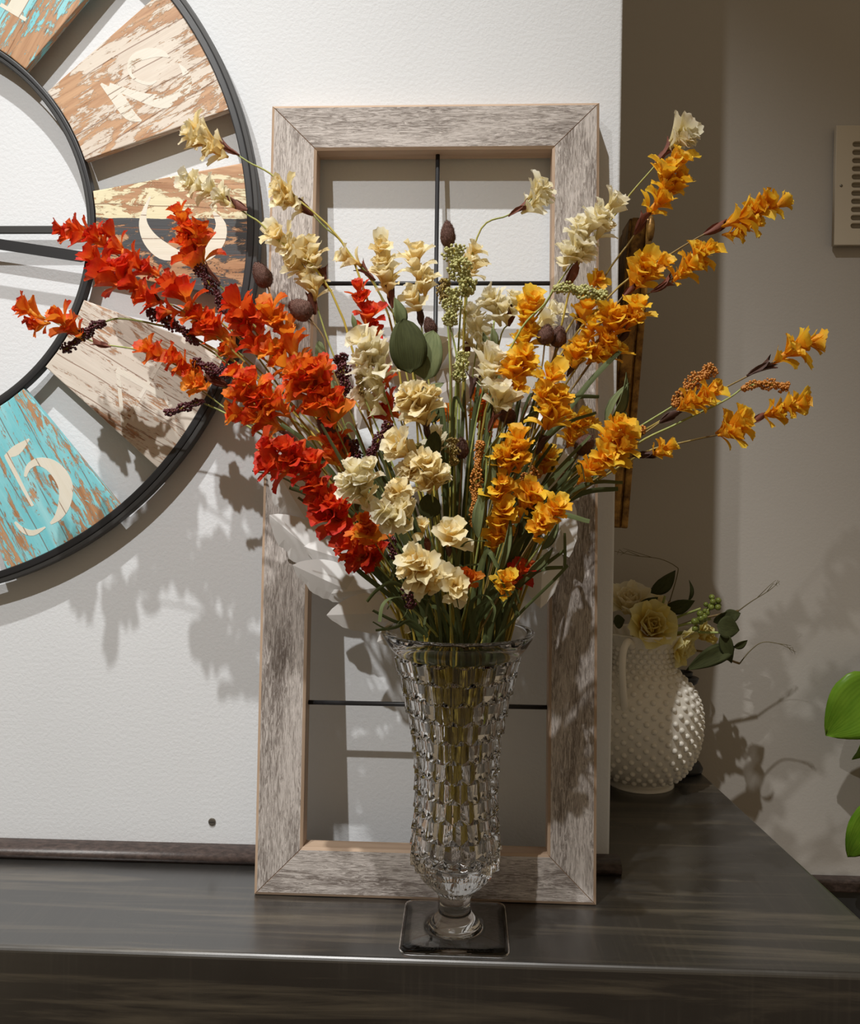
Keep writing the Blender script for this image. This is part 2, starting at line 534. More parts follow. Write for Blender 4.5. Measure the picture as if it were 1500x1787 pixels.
for z in slots:
    if sl is None:
        bm = bmesh.new(); box(bm, sx0 - 0.002, vw - sx0 + 0.002, -0.0008, 0.0008, -sh * 0.9, sh * 0.9)
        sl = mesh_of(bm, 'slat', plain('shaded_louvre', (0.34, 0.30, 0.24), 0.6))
    link('slat', sl, reg, mw=Matrix.Translation((0, -0.0040, z)) @ Matrix.Rotation(0.5, 4, 'X'))
sc_ = at(1465, 326, vy)
bm = bmesh.new(); ico(bm, (sc_.x - v1.x, -0.0125, sc_.z - v1.z), 0.0022, 2, (1, 0.5, 1))
obj('screw', bm, M['steel'], reg, True)

# ------------------------------------------------------------------ gilded picture frame on the side of the chimney breast
gy0, gy1 = 0.075, 0.33
gb, gt = at(1096, 920, gy0), at(1141, 378, gy0)
gh = (gt - gb).length
lean = math.atan2(gt.x - gb.x, gt.z - gb.z)
gth = gb.x - XC - 0.0015
gp = thing('gilded_picture', 'old gilded picture frame seen edge-on, hung beyond the wall corner', 'picture frame', (gb.x - gth, gy0, gb.z))
gp.rotation_euler = (0, lean, 0)
gw = gy1 - gy0
def gold_rail(along, a0, a1, side, wid=0.05):
    """stepped moulding: boxes of falling width"""
    bm = bmesh.new()
    for (o0, o1, d0, d1) in ((0.004, wid, 0, gth * 0.45), (0.0, wid * 0.55, gth * 0.10, gth * 0.62), (0.006, wid * 0.85, gth * 0.5, gth * 0.80), (0.001, wid * 0.36, gth * 0.70, gth)):
        if along == 'v':
            y0_, y1_ = (o0, o1) if side == 0 else (gw - o1, gw - o0)
            box(bm, d0, d1, y0_, y1_, a0, a1, 0.002, 2)
        else:
            z0_, z1_ = (o0, o1) if side == 0 else (gh - o1, gh - o0)
            box(bm, d0, d1, a0, a1, z0_, z1_, 0.002, 2)
    return bm
for s_ in (0, 1):
    obj('frame_side', gold_rail('v', 0.0, gh, s_), M['gold'], gp)
    obj('frame_rail', gold_rail('h', 0.05, gw - 0.05, s_), M['gold'], gp)
for k, (z, r) in enumerate(((gh - 0.012, 0.012), (gh * 0.62, 0.004), (gh * 0.35, 0.004), (gh * 0.12, 0.005))):
    bm = bmesh.new(); ico(bm, (gth * 0.9, 0.004, z), r, 2, (0.45, 0.5, 1.4))
    obj('carved_ornament', bm, M['gold'], gp, True)
bm = bmesh.new(); box(bm, 0.002, 0.008, 0.045, gw - 0.045, 0.045, gh - 0.045)
obj('canvas', bm, M['canvas'], gp)

# ------------------------------------------------------------------ barnwood window frame
B0, B1 = at_z(443, 1563, 0), at_z(1040, 1582, 0)
ex = (B1 - B0).normalized()
LEAN = math.radians(4.4)
upv = Vector((0, math.sin(LEAN), math.cos(LEAN)))
upv = (upv - ex * upv.dot(ex)).normalized()
nrm = upv.cross(ex) * -1.0                       # towards the camera
nrm = -nrm if nrm.y > 0 else nrm
FW = (B1 - B0).length
def on_frame(px, py, off=0.0):
    """local (u, v) of a pixel on the leaning frame's front plane"""
    d = ray(px, py); q = B0 + nrm * off
    k = (q - CAM).dot(nrm) / d.dot(nrm)
    p = CAM + d * k - B0
    return p.dot(ex), p.dot(upv)
FH = 0.5 * (on_frame(480, 185)[1] + on_frame(1047, 181)[1])
FWT = on_frame(1047, 181)[0] - on_frame(480, 185)[0]
print('frame', FW, FWT, FH, 'top back y', (B0 + upv * FH - nrm * 0.022).y, 'bottom front y', B0.y, B1.y, 'YB', YB, 'XC', XC, 'YF', YF, 'right', rx(YF))
MF = Matrix((( ex.x, -nrm.x, upv.x, B0.x), (ex.y, -nrm.y, upv.y, B0.y), (ex.z, -nrm.z, upv.z, B0.z + 0.001), (0, 0, 0, 1)))
wf = thing('window_frame_decor', 'tall whitewashed barnwood window frame with black bars leaning on the wall', 'frame')
wf.matrix_world = MF                              # local: x along, y away from the camera, z up the frame
RW, TH = 0.0475, 0.022
def rail(name, outline, along, off):
    bm = bmesh.new(); uvl = bm.loops.layers.uv.verify()
    n = len(outline); cx = sum(p[0] for p in outline) / n; cz = sum(p[1] for p in outline) / n
    # inset outline for the worn, chamfered front edges (not on the mitres: edges 1 and 3)
    P = [Vector((p[0], p[1])) for p in outline]
    ins = []
    for i in range(n):
        e_in, e_out = P[i] - P[i - 1], P[(i + 1) % n] - P[i]
        def off_line(i_edge, a, d):
            nn = Vector((-d.y, d.x)).normalized()
            return a + nn * (0.0028 if i_edge % 2 == 0 else 0.0004), d
        a1, d1 = off_line(i - 1 if i else n - 1, P[i - 1], e_in)
        a2, d2 = off_line(i, P[i], e_out)
        den = d1.x * d2.y - d1.y * d2.x
        k = ((a2.x - a1.x) * d2.y - (a2.y - a1.y) * d2.x) / den
        ins.append(a1 + d1 * k)
    fr = [bm.verts.new((p.x, 0.0, p.y)) for p in ins]
    md = [bm.verts.new((p.x, 0.0016, p.y)) for p in P]
    bk = [bm.verts.new((p.x, TH, p.y)) for p in P]
    f = bm.faces.new(fr); f.material_index = 0
    f2 = bm.faces.new(bk[::-1]); f2.material_index = 0
    for i in range(n):
        j = (i + 1) % n
        for q in (bm.faces.new((fr[i], md[i], md[j], fr[j])), bm.faces.new((md[i], bk[i], bk[j], md[j]))): q.material_index = 1
    for f in bm.faces:
        for l in f.loops:
            c = l.vert.co
            l[uvl].uv = (c.x + off, c.z + c.y) if along == 'x' else (c.z + off, c.x + c.y)
    bmesh.ops.recalc_face_normals(bm, faces=bm.faces[:])
    return obj(name, bm, [M['barn'], M['tan']], wf)
w_ = RW
rail('bottom_rail', [(0, 0), (FW, 0), (FW - w_, w_), (w_, w_)], 'x', 1.3)
rail('side_rail', [(FW, 0), (FW, FH), (FW - w_, FH - w_), (FW - w_, w_)], 'z', 2.9)
rail('top_rail', [(FW, FH), (0, FH), (w_, FH - w_), (FW - w_, FH - w_)], 'x', 4.2)
rail('side_rail', [(0, FH), (0, 0), (w_, w_), (w_, FH - w_)], 'z', 6.1)
def bar(p0, p1, r=0.0023):
    bm = bmesh.new(); tube(bm, [Vector(p0), Vector(p1)], r, 10)
    return obj('bar', bm, M['black'], wf, True)
ub = on_frame(762, 380, -0.012)[0]
v1_, v2_ = on_frame(760, 494, -0.012)[1], on_frame(745, 1233, -0.012)[1]
bar((ub, 0.013, w_ - 0.006), (ub, 0.013, FH - w_ + 0.006))
for v in (v1_, v2_): bar((w_ - 0.006, 0.0165, v), (FW - w_ + 0.006, 0.0165, v))

# ------------------------------------------------------------------ white metal leaf wreath on the frame
WU, WV = on_frame(743, 862, 0.012)
wr = thing('leaf_wreath', 'round wreath of white metal leaves hung on the barnwood frame behind the flowers', 'wreath')
wr.matrix_world = MF @ Matrix.Translation((WU, -0.010, WV))
sc_w = 0.86 / F
RB = 172 * sc_w
bm = bmesh.new()
tube(bm, [Vector((RB * math.cos(a), 0.002, RB * math.sin(a))) for a in [2 * PI * i / 48 for i in range(49)]], 0.0018, 8)
obj('wire_ring', bm, M['white_metal'], wr, True)
def metal_leaf(seed, L, W):
    r_ = random.Random(seed)
    bm = bmesh.new(); nu, nv = 5, 14; g = []
    for j in range(nv + 1):
        t = j / nv
        wd = W * 0.5 * (math.sin(PI * min(1, t ** 0.85)) ** 0.75 if 0 < t < 1 else 0.0)
        row = []
        for i in range(nu):
            u = -1 + 2 * i / (nu - 1)
            tear = 1.0
            if i == 0 and 0.3 < t < 0.97: tear = 0.84 + 0.20 * r_.random()
            x = wd * u * tear
            y = abs(u) * wd * 0.30 - 0.003 * math.sin(PI * t) - 0.003 * t * t
            row.append(bm.verts.new((x, y, t * L)))
        g.append(row)
    for j in range(nv):
        for i in range(nu - 1):
            bm.faces.new((g[j][i], g[j][i + 1], g[j + 1][i + 1], g[j + 1][i]))
    bmesh.ops.remove_doubles(bm, verts=bm.verts, dist=1e-5)
    bmesh.ops.recalc_face_normals(bm, faces=bm.faces[:])
    bmesh.ops.solidify(bm, geom=bm.faces[:], thickness=0.0007)
    me = mesh_of(bm, 'metal_leaf', M['white_metal'], False)
    return me
ml = [metal_leaf(s_, 0.074, 0.041) for s_ in range(4)]
k = 0
for ringn, (cnt, rb, turn, yo, sc2) in enumerate(((17, RB * 1.22, 1.36, -0.003, 1.0), (15, RB * 0.94, 1.15, 0.003, 0.95))):
    for i in range(cnt):
        a = 2 * PI * (i + 0.5 * ringn + 0.22) / cnt
        rot = a - PI / 2 - turn + rnd.uniform(-0.08, 0.08)       # leaves lie clockwise and outwards
        m = (Matrix.Translation((rb * math.cos(a), yo - 0.0016 * (i % 2), rb * math.sin(a))) @ Matrix.Rotation(-rot, 4, 'Y')
             @ Matrix.Rotation(0.14, 4, 'X') @ Matrix.Rotation(rnd.uniform(-0.1, 0.1), 4, 'Z') @ Matrix.Scale(sc2 * rnd.uniform(0.94, 1.06), 4))
        link('leaf', ml[k % 4], wr, mw=m); k += 1

# ------------------------------------------------------------------ wall clock
CY = -0.0180
cc = at(-186, 400, CY)
ck = mpp(CY)
R_OUT, R_IN = 656 * ck, 366 * ck
clock = thing('wall_clock', 'large round black wall clock with weathered painted wooden number planks', 'clock', (cc.x, 0, cc.z))
clock.scale = (1, 0.48, 1)
def ring(name, r0, r1, y0, y1, m, seg=160):
    bm = bmesh.new()
    prof = [(r0, y0), (r0, y1), (r1, y1), (r1, y0)]
    rings = []
    for (r, y) in prof:
        rings.append([bm.verts.new((r * math.cos(2 * PI * k / seg), y, r * math.sin(2 * PI * k / seg))) for k in range(seg)])
    for i in range(4):
        for k in range(seg):
            bm.faces.new((rings[i][k], rings[i][(k + 1) % seg], rings[(i + 1) % 4][(k + 1) % seg], rings[(i + 1) % 4][k]))
    bmesh.ops.recalc_face_normals(bm, faces=bm.faces[:])
    es = [e for e in bm.edges if abs((e.verts[0].co - e.verts[1].co).length) < 0.03 and abs(e.verts[0].co.y - y0) < 1e-6 and abs(e.verts[1].co.y - y0) < 1e-6 and abs(Vector((e.verts[0].co.x, e.verts[0].co.z)).length - Vector((e.verts[1].co.x, e.verts[1].co.z)).length) < 1e-6]
    bmesh.ops.bevel(bm, geom=es, offset=0.0012, segments=2, profile=0.5, affect='EDGES')
    o = obj(name, bm, m, clock)
    return o
ring('outer_ring', R_OUT - 21 * ck, R_OUT - 9 * ck, -0.046, -0.026, M['black'])
ring('outer_band', R_OUT - 9 * ck, R_OUT, -0.044, -0.016, M['black2'])
ring('inner_ring', R_IN - 8 * ck, R_IN, -0.045, -0.024, M['black'])
ring('inner_band', R_IN - 15 * ck, R_IN - 8 * ck, -0.041, -0.022, M['black2'])
bm = bmesh.new()
lathe(bm, [(0.030, 0.0), (0.030, 0.02), (0.040, 0.022), (0.040, 0.040), (0.012, 0.052)], 32, close_top=True, close_bot=True)
bmesh.ops.rotate(bm, verts=bm.verts, cent=(0, 0, 0), matrix=Matrix.Rotation(PI / 2, 3, 'X'))
obj('hub', bm, M['black'], clock)
for k in range(4):
    bm = bmesh.new(); box(bm, 0.035, R_IN - 12 * ck, -0.034, -0.026, -6.5 * ck, 6.5 * ck, 0.0008)
    bmesh.ops.rotate(bm, verts=bm.verts, cent=(0, 0, 0), matrix=Matrix.Rotation(k * PI / 2, 3, 'Y'))
    obj('spoke', bm, M['black2'], clock)
hx1, hz1 = (158 + 186) * ck, -(437 - 400) * ck
def hand(name, L, ang, wd0, wd1, y):
    bm = bmesh.new()
    prism(bm, [(-0.06, -wd0 * 0.6), (L * 0.96, -wd1), (L, -wd1 * 0.2), (L * 0.97, wd1), (-0.06, wd0 * 0.6)], y, y + 0.003)
    bmesh.ops.recalc_face_normals(bm, faces=bm.faces[:])
    bmesh.ops.rotate(bm, verts=bm.verts, cent=(0, 0, 0), matrix=Matrix.Rotation(-ang, 3, 'Y'))
    obj(name, bm, M['black'], clock)
tip = at(156, 450, -0.0250) - Vector((cc.x, 0, cc.z))
hand('hour_hand', math.hypot(tip.x, tip.z), math.atan2(tip.z, tip.x), 0.0088, 0.0056, -0.052)
hand('minute_hand', 520 * ck, math.radians(128), 0.009, 0.006, -0.058)

cream_n = (0.80, 0.75, 0.62)
teal, teal2 = (0.20, 0.62, 0.69), (0.36, 0.74, 0.79)
PM = {
    'teal': chipped('chipped_teal_paint', teal, teal2, 0.465, seed=0.31),
    'teal_worn': chipped('worn_teal_paint', teal, teal2, 0.50, seed=1.9),
    'white': chipped('worn_white_paint', (0.70, 0.60, 0.50), (0.78, 0.70, 0.60), 0.475, (0.40, 0.19, 0.085), (0.66, 0.40, 0.22), seed=2.3),
    'limed': chipped('limed_white_paint', (0.70, 0.63, 0.54), (0.78, 0.72, 0.63), 0.455, (0.25, 0.12, 0.07), (0.62, 0.37, 0.21), su=7, sv=95, seed=4.4),
    'two_tone': chipped('cream_and_charcoal_paint', (0.05, 0.05, 0.052), (0.11, 0.11, 0.11), 0.485, band=(0.0135, (0.055, 0.057, 0.062), (0.82, 0.75, 0.50)), su=14, sv=48, seed=7.7),
    'tan': chipped('faded_tan_paint', (0.55, 0.45, 0.32), (0.62, 0.52, 0.4), 0.5, seed=9.0),
}
NM = chipped('cream_numeral_paint', cream_n, (0.84, 0.80, 0.69), 0.36, seed=3.0)
NM2 = chipped('rubbed_numeral_paint', (0.78, 0.73, 0.62), (0.82, 0.77, 0.68), 0.44, seed=5.0)
def arcp(cx, cz, rx_, rz_, a0, a1, n=14):
    return [(cx + rx_ * math.cos(math.radians(a0 + (a1 - a0) * i / n)), cz + rz_ * math.sin(math.radians(a0 + (a1 - a0) * i / n))) for i in range(n + 1)]
def sw(n, lo, hi): return [lo + (hi - lo) * math.sin(PI * i / (n - 1)) for i in range(n)]
def grow(n, a, b): return [a + (b - a) * i / (n - 1) for i in range(n)]
A15 = 15
DIG = {
    '0': [(arcp(0, 0, .30, .42, 90, 450, 28), [.035 + .055 * abs(math.cos(2 * PI * i / 28 + PI / 2)) for i in range(29)])],
    '1': [([(0, .46), (0, -.46)], [.085, .085]), ([(-.2, .30), (-.02, .42)], [.01, .07]), ([(-.16, -.46), (.16, -.46)], [.02, .02])],
    '2': [(arcp(0, .14, .30, .32, 200, -20, 16), [.02 + .02 * (i < 3) + .085 * (i / 16) for i in range(17)]),
          ([(.29, .06), (.2, -.10), (.02, -.25), (-.24, -.40)], [.10, .09, .06, .03]), ([(-.30, -.40), (.02, -.40), (.34, -.44)], [.035, .085, .03]), ([(.34, -.48), (.36, -.28)], [.03, .008])],
    '3': [(arcp(-.02, .22, .24, .24, 165, -70, 14), sw(15, .015, .07)), (arcp(-.02, -.17, .32, .30, 85, -160, 16), sw(17, .012, .105))],
    '4': [([(.14, .46), (.14, -.46)], [.06, .06]), ([(.12, .46), (-.36, -.16)], [.03, .025]), ([(-.36, -.16), (.36, -.16)], [.028, .028]), ([(.02, -.46), (.26, -.46)], [.018, .018])],
    '5': [([(-.22, .38), (-.05, .36), (.16, .48)], [.015, .085, .012]), ([(-.20, .40), (-.20, -.02)], [.05, .022]), (arcp(-.06, -.16, .36, .27, 150, -72, 18), sw(19, .012, .12)), (arcp(-.06, -.20, .30, .27, -70, -150, 10), sw(11, .008, .035))],
    '6': [(arcp(0, -.16, .29, .28, 0, 360, 24), [.07] * 25), (arcp(.16, -.1, .45, .56, 180, 105, 10), grow(11, .07, .02))],
    '7': [([(-.30, .40), (.30, .40)], [.05, .05]), ([(.28, .40), (0, -.02), (-.08, -.46)], [.03, .06, .085])],
    '8': [(arcp(0, .22, .21, .21, 0, 360, 22), [.06] * 23), (arcp(0, -.2, .28, .25, 0, 360, 22), [.07] * 23)],
    '9': [(arcp(0, .16, .29, .28, 0, 360, 24), [.07] * 25), (arcp(-.16, .1, .45, .56, 0, -75, 10), grow(11, .07, .02))],
}
def numeral(text, size, rot, c, y, m, u_ax, strokes=None):
    """flat painted figures; rot in radians; c = centre in clock x,z; u_ax = grain direction for the UV"""
    bm = bmesh.new()
    n = len(text)
    for ci, ch in enumerate(text):
        ox = (ci - (n - 1) / 2) * 0.62
        for si, (pts, ws) in enumerate(strokes or DIG[ch]):
            L, Rr = [], []
            for i, p in enumerate(pts):
                a = pts[max(i - 1, 0)]; b = pts[min(i + 1, len(pts) - 1)]
                d = Vector((b[0] - a[0], b[1] - a[1])).normalized(); nn = Vector((-d.y, d.x))
                L.append((p[0] + ox + nn.x * ws[i], p[1] + nn.y * ws[i])); Rr.append((p[0] + ox - nn.x * ws[i], p[1] - nn.y * ws[i]))
            yy = y - 0.00008 * si - 0.0002
            def tr(q):
                x, z = q[0] * size, q[1] * size
                return (c[0] + x * math.cos(rot) - z * math.sin(rot), yy, c[1] + x * math.sin(rot) + z * math.cos(rot))
            Lv = [bm.verts.new(tr(q)) for q in L]; Rv = [bm.verts.new(tr(q)) for q in Rr]
            for i in range(len(pts) - 1): bm.faces.new((Lv[i], Lv[i + 1], Rv[i + 1], Rv[i]))
    g = bmesh.ops.extrude_face_region(bm, geom=bm.faces[:])
    bmesh.ops.translate(bm, verts=[v for v in g['geom'] if isinstance(v, bmesh.types.BMVert)], vec=(0, 0.0006, 0))
    bmesh.ops.recalc_face_normals(bm, faces=bm.faces[:])
    uvl = bm.loops.layers.uv.verify()
    for f in bm.faces:
        for l in f.loops:
            q = l.vert.co
            l[uvl].uv = (q.x * u_ax.x + q.z * u_ax.y, -q.x * u_ax.y + q.z * u_ax.x)
    return bm
PXD = {   # strokes (pixel centre line, half widths) of the figures as they lie on planks 2 to 5
    2: [([(190, 150), (220, 160), (255, 172), (285, 176), (312, 165), (326, 142), (322, 125), (312, 112)], [6, 6, 9, 13, 14, 9, 5, 1]),
        ([(298, 101), (280, 93), (258, 93), (235, 102), (226, 118), (230, 133), (245, 143), (262, 146), (273, 141)], [1, 6, 9, 8, 4, 2.5, 2.5, 2.5, 1.5]),
        ([(176, 146), (205, 172), (226, 200), (247, 211)], [2, 11, 10, 1.5])],
    3: [([(262, 343), (252, 368), (250, 392), (262, 418), (285, 438), (308, 443), (320, 436)], [1.5, 4, 8, 13, 15, 9, 2]),
        ([(300, 440), (335, 452), (362, 444), (380, 418), (385, 392), (372, 370)], [2, 6, 10, 13, 9, 2])],
    4: [([(205, 645), (215, 744)], [3.5, 3.5]), ([(215, 744), (290, 614)], [3.2, 3.2]), ([(203, 645), (286, 692)], [5, 5]), ([(278, 676), (294, 706)], [2.5, 2.5])],
    5: [([(8, 797), (28, 786), (51, 766)], [2, 9, 1.5]), ([(13, 797), (34, 840), (57, 883)], [5, 3.5, 2.5]),
        ([(44, 832), (50, 815), (66, 806), (88, 812), (106, 830), (115, 853), (112, 880), (102, 901), (88, 914)], [2.5, 5, 7, 11, 13.5, 13, 11, 7, 2]),
        ([(26, 911), (40, 925), (58, 930), (79, 920)], [2, 4.5, 5, 1.5])],
}
def px_strokes(h):
    o = []
    for pts, ws in PXD[h]:
        P = [at(p[0], p[1], -0.0208) for p in pts]
        P = [Vector((p.x - cc.x, p.z - cc.z)) for p in P]
        if len(P) > 2:
            q = smooth_path([p.to_3d() for p in P], 4)
            w2 = smooth_path([Vector((x, 0, 0)) for x in ws], 4)
            o.append(([(p.x, p.y) for p in q], [max(0.5, p.x) * ck for p in w2]))
        else: o.append(([(p.x, p.y) for p in P], [x * ck for x in ws]))
    return o
plates = {1: ('teal_worn', 1, NM), 2: ('white', 1, NM2), 3: ('two_tone', 1, NM), 4: ('limed', -1, NM2), 5: ('teal', -1, NM), 6: ('tan', -1, NM),
          7: ('white', -1, NM), 8: ('teal', -1, NM), 9: ('two_tone', 1, NM), 10: ('limed', 1, NM), 11: ('white', 1, NM), 12: ('tan', 1, NM)}
for h in range(1, 13):
    mk, out_, nm = plates[h]
    ang = PI / 2 - h * PI / 6 - math.radians(0.6)
    ur = Vector((math.cos(ang), math.sin(ang))); ut = Vector((-ur.y, ur.x))
    half = math.radians(10.7)
    bm = bmesh.new(); uvl = bm.loops.layers.uv.verify()
    pts = []
    ra, rb_ = R_IN + 1.5 * ck, R_OUT - 20 * ck
    for i in range(5): a = ang - half + 2 * half * i / 4; pts.append((ra * math.cos(a), ra * math.sin(a)))
    for i in range(9): a = ang + half - 2 * half * i / 8; pts.append((rb_ * math.cos(a), rb_ * math.sin(a)))
    prism(bm, pts, -0.043, -0.027)
    bmesh.ops.recalc_face_normals(bm, faces=bm.faces[:])
    bmesh.ops.bevel(bm, geom=[e for e in bm.edges if all(v.co.y < -0.042 for v in e.verts)], offset=0.0012, segments=2, profile=0.5, affect='EDGES')
    for f in bm.faces:
        for l in f.loops:
            q = l.vert.co
            l[uvl].uv = (q.x * ur.x + q.z * ur.y, q.x * ut.x + q.z * ut.y + (q.y if abs(f.normal.y) < 0.5 else 0))
    po = obj('number_plank', bm, PM[mk], clock)
    lab = {1: 'teal plank with worn paint', 2: 'white-washed plank with a figure 2', 3: 'half cream, half charcoal plank with a figure 3', 4: 'limed plank with a figure 4', 5: 'bright teal plank with a cream figure 5'}
    if h in lab: po['label'] = lab[h]
    rot = ang - PI / 2 + (0 if out_ == 1 else PI)
    rc_ = R_IN + (R_OUT - R_IN) * 0.5
    obj('numeral', (numeral(str(h), 1.0, 0.0, (0, 0), -0.043, nm, ur, px_strokes(h)) if h in PXD else numeral(str(h), 0.100, rot, (ur.x * rc_, ur.y * rc_), -0.043, nm, ur)), nm, po)

# ------------------------------------------------------------------ pressed glass vase
VC = at_z(793, 1620, 0.0); VC.z = 0.0
vy = VC.y
vk = mpp(vy)
vz = lambda py: at(793, py, vy).z
# outer radius against height, read off the silhouette
prof = [(1510, 72), (1495, 75), (1466, 75), (1430, 71), (1400, 69), (1360, 69), (1320, 71), (1290, 74), (1260, 80), (1227, 87), (1200, 93), (1175, 99), (1150, 107), (1130, 118)]
def r_out(z):
    P = [(vz(p[0]), p[1] * vk) for p in prof]
    if z <= P[0][0]: return P[0][1]
    for a, b in zip(P, P[1:]):
        if z <= b[0]: return a[1] + (b[1] - a[1]) * (z - a[0]) / (b[0] - a[0])
    return P[-1][1]
NC, SU = 16, 6
Z0, Z1, NR = vz(1512), vz(1142), 11
pitch = (Z1 - Z0) / NR
bm = bmesh.new(); rings = []
SEG = NC * SU
def addring(fr, fz):
    rings.append([bm.verts.new((fr(k) * math.cos(2 * PI * k / SEG + 0.12), fr(k) * math.sin(2 * PI * k / SEG + 0.12), fz(k))) for k in range(SEG)])
cst = lambda v: (lambda k: v)
def sqr(h, r):
    def f(k):
        a = 2 * PI * k / SEG + 0.12
        c_, s_ = abs(math.cos(a)), abs(math.sin(a))
        d = h / max(c_, s_)
        # round the corners: distance to a rounded square along this direction
        q = h - r
        if min(c_, s_) * d > q:
            bq = q * (c_ + s_); disc = bq * bq - (2 * q * q - r * r)
            d = bq + math.sqrt(max(0.0, disc))
        return d
    return f
hs, fz = 0.0485, vz(1613)
nfoot = 0
for (h, z) in ((0.030, 0.0016), (0.036, 0.0006), (hs - 0.003, 0.0003), (hs, 0.0022), (hs, fz - 0.0045), (hs - 0.0008, fz - 0.0018), (hs - 0.004, fz - 0.0002)):
    addring(sqr(h, 0.009), cst(z)); nfoot += 1
for (r, z) in ((0.0300, fz + 0.0002), (0.0232, fz + 0.0006), (0.0236, vz(1610)), (0.0225, vz(1606)), (0.0195, vz(1601)), (0.0160, vz(1593)), (0.0146, vz(1585)), (0.0142, vz(1580))):
    addring(cst(r), cst(z)); nfoot += 1
# bowl underside, up from the stem, with flutes
for (py, rr) in ((1574, 26.8), (1566, 27.5), (1556, 31), (1546, 41), (1536, 52), (1526, 62)):
    addring(lambda k, rr=rr: (rr + (2.2 * abs(((k / SU * 2) % 1) - 0.5) if rr > 30 else 0)) * vk, cst(vz(py)))
tri = lambda x: 1 - 2 * abs((x % 1.0) - 0.5)
def bound(i, k): return Z0 + pitch * i + (0.24 * pitch * (tri(k / SU + 0.5 * i) - 0.5) if 0 < i < NR else 0.0)
for i in range(NR):
    for s_ in (0.0, 0.12, 0.5, 0.88, 1.0):
        def fr(k, i=i, s_=s_):
            z = bound(i, k) * (1 - s_) + bound(i + 1, k) * s_
            rid = tri(k / SU + 0.5 * i + 0.5)
            e = 1.0 if 0.1 < s_ < 0.9 else 0.25
            return r_out(z) - 0.0042 + e * (0.0058 * rid + 0.0022 * (1 - s_))
        addring(fr, lambda k, i=i, s_=s_: bound(i, k) * (1 - s_) + bound(i + 1, k) * s_)
for (py, rr) in ((1138, 112), (1126, 121), (1113, 129), (1105, 133.5), (1100.5, 134), (1099, 131.5), (1101, 128)):
    addring(cst(rr * vk), cst(vz(py)))
ztop = vz(1099)
for py in (1112, 1126, 1142, 1165, 1195, 1230, 1270, 1320, 1370, 1420, 1470, 1495):
    z = vz(py)
    addring(cst((r_out(z) if py > 1142 else {1112: 124 * vk, 1126: 116 * vk, 1142: 109 * vk}[py]) - 0.0068), cst(z))
addring(cst(0.019), cst(vz(1510))); addring(cst(0.006), cst(vz(1514)))
for a, b in zip(rings, rings[1:]):
    for k in range(SEG): bm.faces.new((a[k], a[(k + 1) % SEG], b[(k + 1) % SEG], b[k]))
bm.faces.new(rings[0][::-1]); bm.faces.new(rings[-1])
bmesh.ops.recalc_face_normals(bm, faces=bm.faces[:])
vo = tag(obj('glass_vase', bm, M['glass']), 'clear pressed-glass footed vase with cube pattern holding the flower stems', 'vase')
vo.location = VC
me = vo.data
nr_low, nr_cube = 5, NR * 5
for p in me.polygons:
    zc = sum(me.vertices[v].co.z for v in p.vertices) / len(p.vertices)
    rc = sum(math.hypot(me.vertices[v].co.x, me.vertices[v].co.y) for v in p.vertices) / len(p.vertices)
    p.use_smooth = p.index >= (nfoot + 6 + NR * 5 + 6) * SEG or zc > Z1 or zc < vz(1556)
# ------------------------------------------------------------------ hobnail pitcher
PC = at_z(1117, 1366, 0); PC.z = 0
py_ = PC.y; pk = mpp(py_)
pzz = lambda q: max(0.0, at(1117, q, py_).z)
print('pitcher', PC, 'back gap', YB - py_ - 106 * pk, 'left', PC.x - 106 * pk - XC)
pit = thing('milk_glass_pitcher', 'white hobnail milk-glass pitcher of yellow roses on the mantel end', 'pitcher', PC)
PP = [(56, 1373), (57, 1367), (55, 1361), (50, 1357), (62, 1350), (78, 1334), (92, 1308), (99, 1280), (101, 1250), (97, 1222), (84, 1196), (68, 1178), (56, 1165), (52, 1155), (54, 1138), (60, 1122), (68, 1108), (73, 1101)]
SPA = math.radians(2)
def rim(r, z, a):
    k = max(0.0, (z - pzz(1150)) / (pzz(1101) - pzz(1150)))
    sp_ = max(0.0, math.cos(a - SPA)) ** 6
    return r * (1 + 0.22 * k * sp_) + 0.0016 * k * k * math.cos(a * 22), z + 0.004 * k * k * sp_
bm = bmesh.new()
pr = smooth_path([Vector((p[0] * pk, pzz(p[1]), 0)) for p in PP], 3)
prl = [(p.x, max(0.0002, p.y)) for p in pr]
inn = [(max(0.004, r - 0.004), z) for (r, z) in prl[::-1] if z > pzz(1350)]
lathe(bm, prl + [(prl[-1][0] - 0.002, prl[-1][1] + 0.001)] + inn, 88, rim, close_top=True, close_bot=True)
bmesh.ops.recalc_face_normals(bm, faces=bm.faces[:])
obj('body', bm, M['milk'], pit, True)
bm = bmesh.new()
row = 0; z = pzz(1346)
def pr_r(z):
    for a, b in zip(prl[8:], prl[9:]):
        if a[1] <= z <= b[1]: return a[0] + (b[0] - a[0]) * (z - a[1]) / max(1e-6, b[1] - a[1])
    return prl[-1][0]
while z < pzz(1126):
    r = pr_r(z); n_ = 26
    hb = min(0.0040, 2 * PI * r / n_ * 0.36)
    for k in range(n_):
        a = 2 * PI * (k + 0.5 * (row % 2)) / n_
        rr, _ = rim(r, z, a)
        ico(bm, (rr * math.cos(a), rr * math.sin(a), z), hb, 2, (1, 1, 1))
    z += 0.0088 if r > 0.055 else 0.0072
    row += 1
tag(obj('hobnails', bm, M['milk'], pit, True), kind='stuff')
ha = math.radians(241)
hd = Vector((math.cos(ha), math.sin(ha), 0))
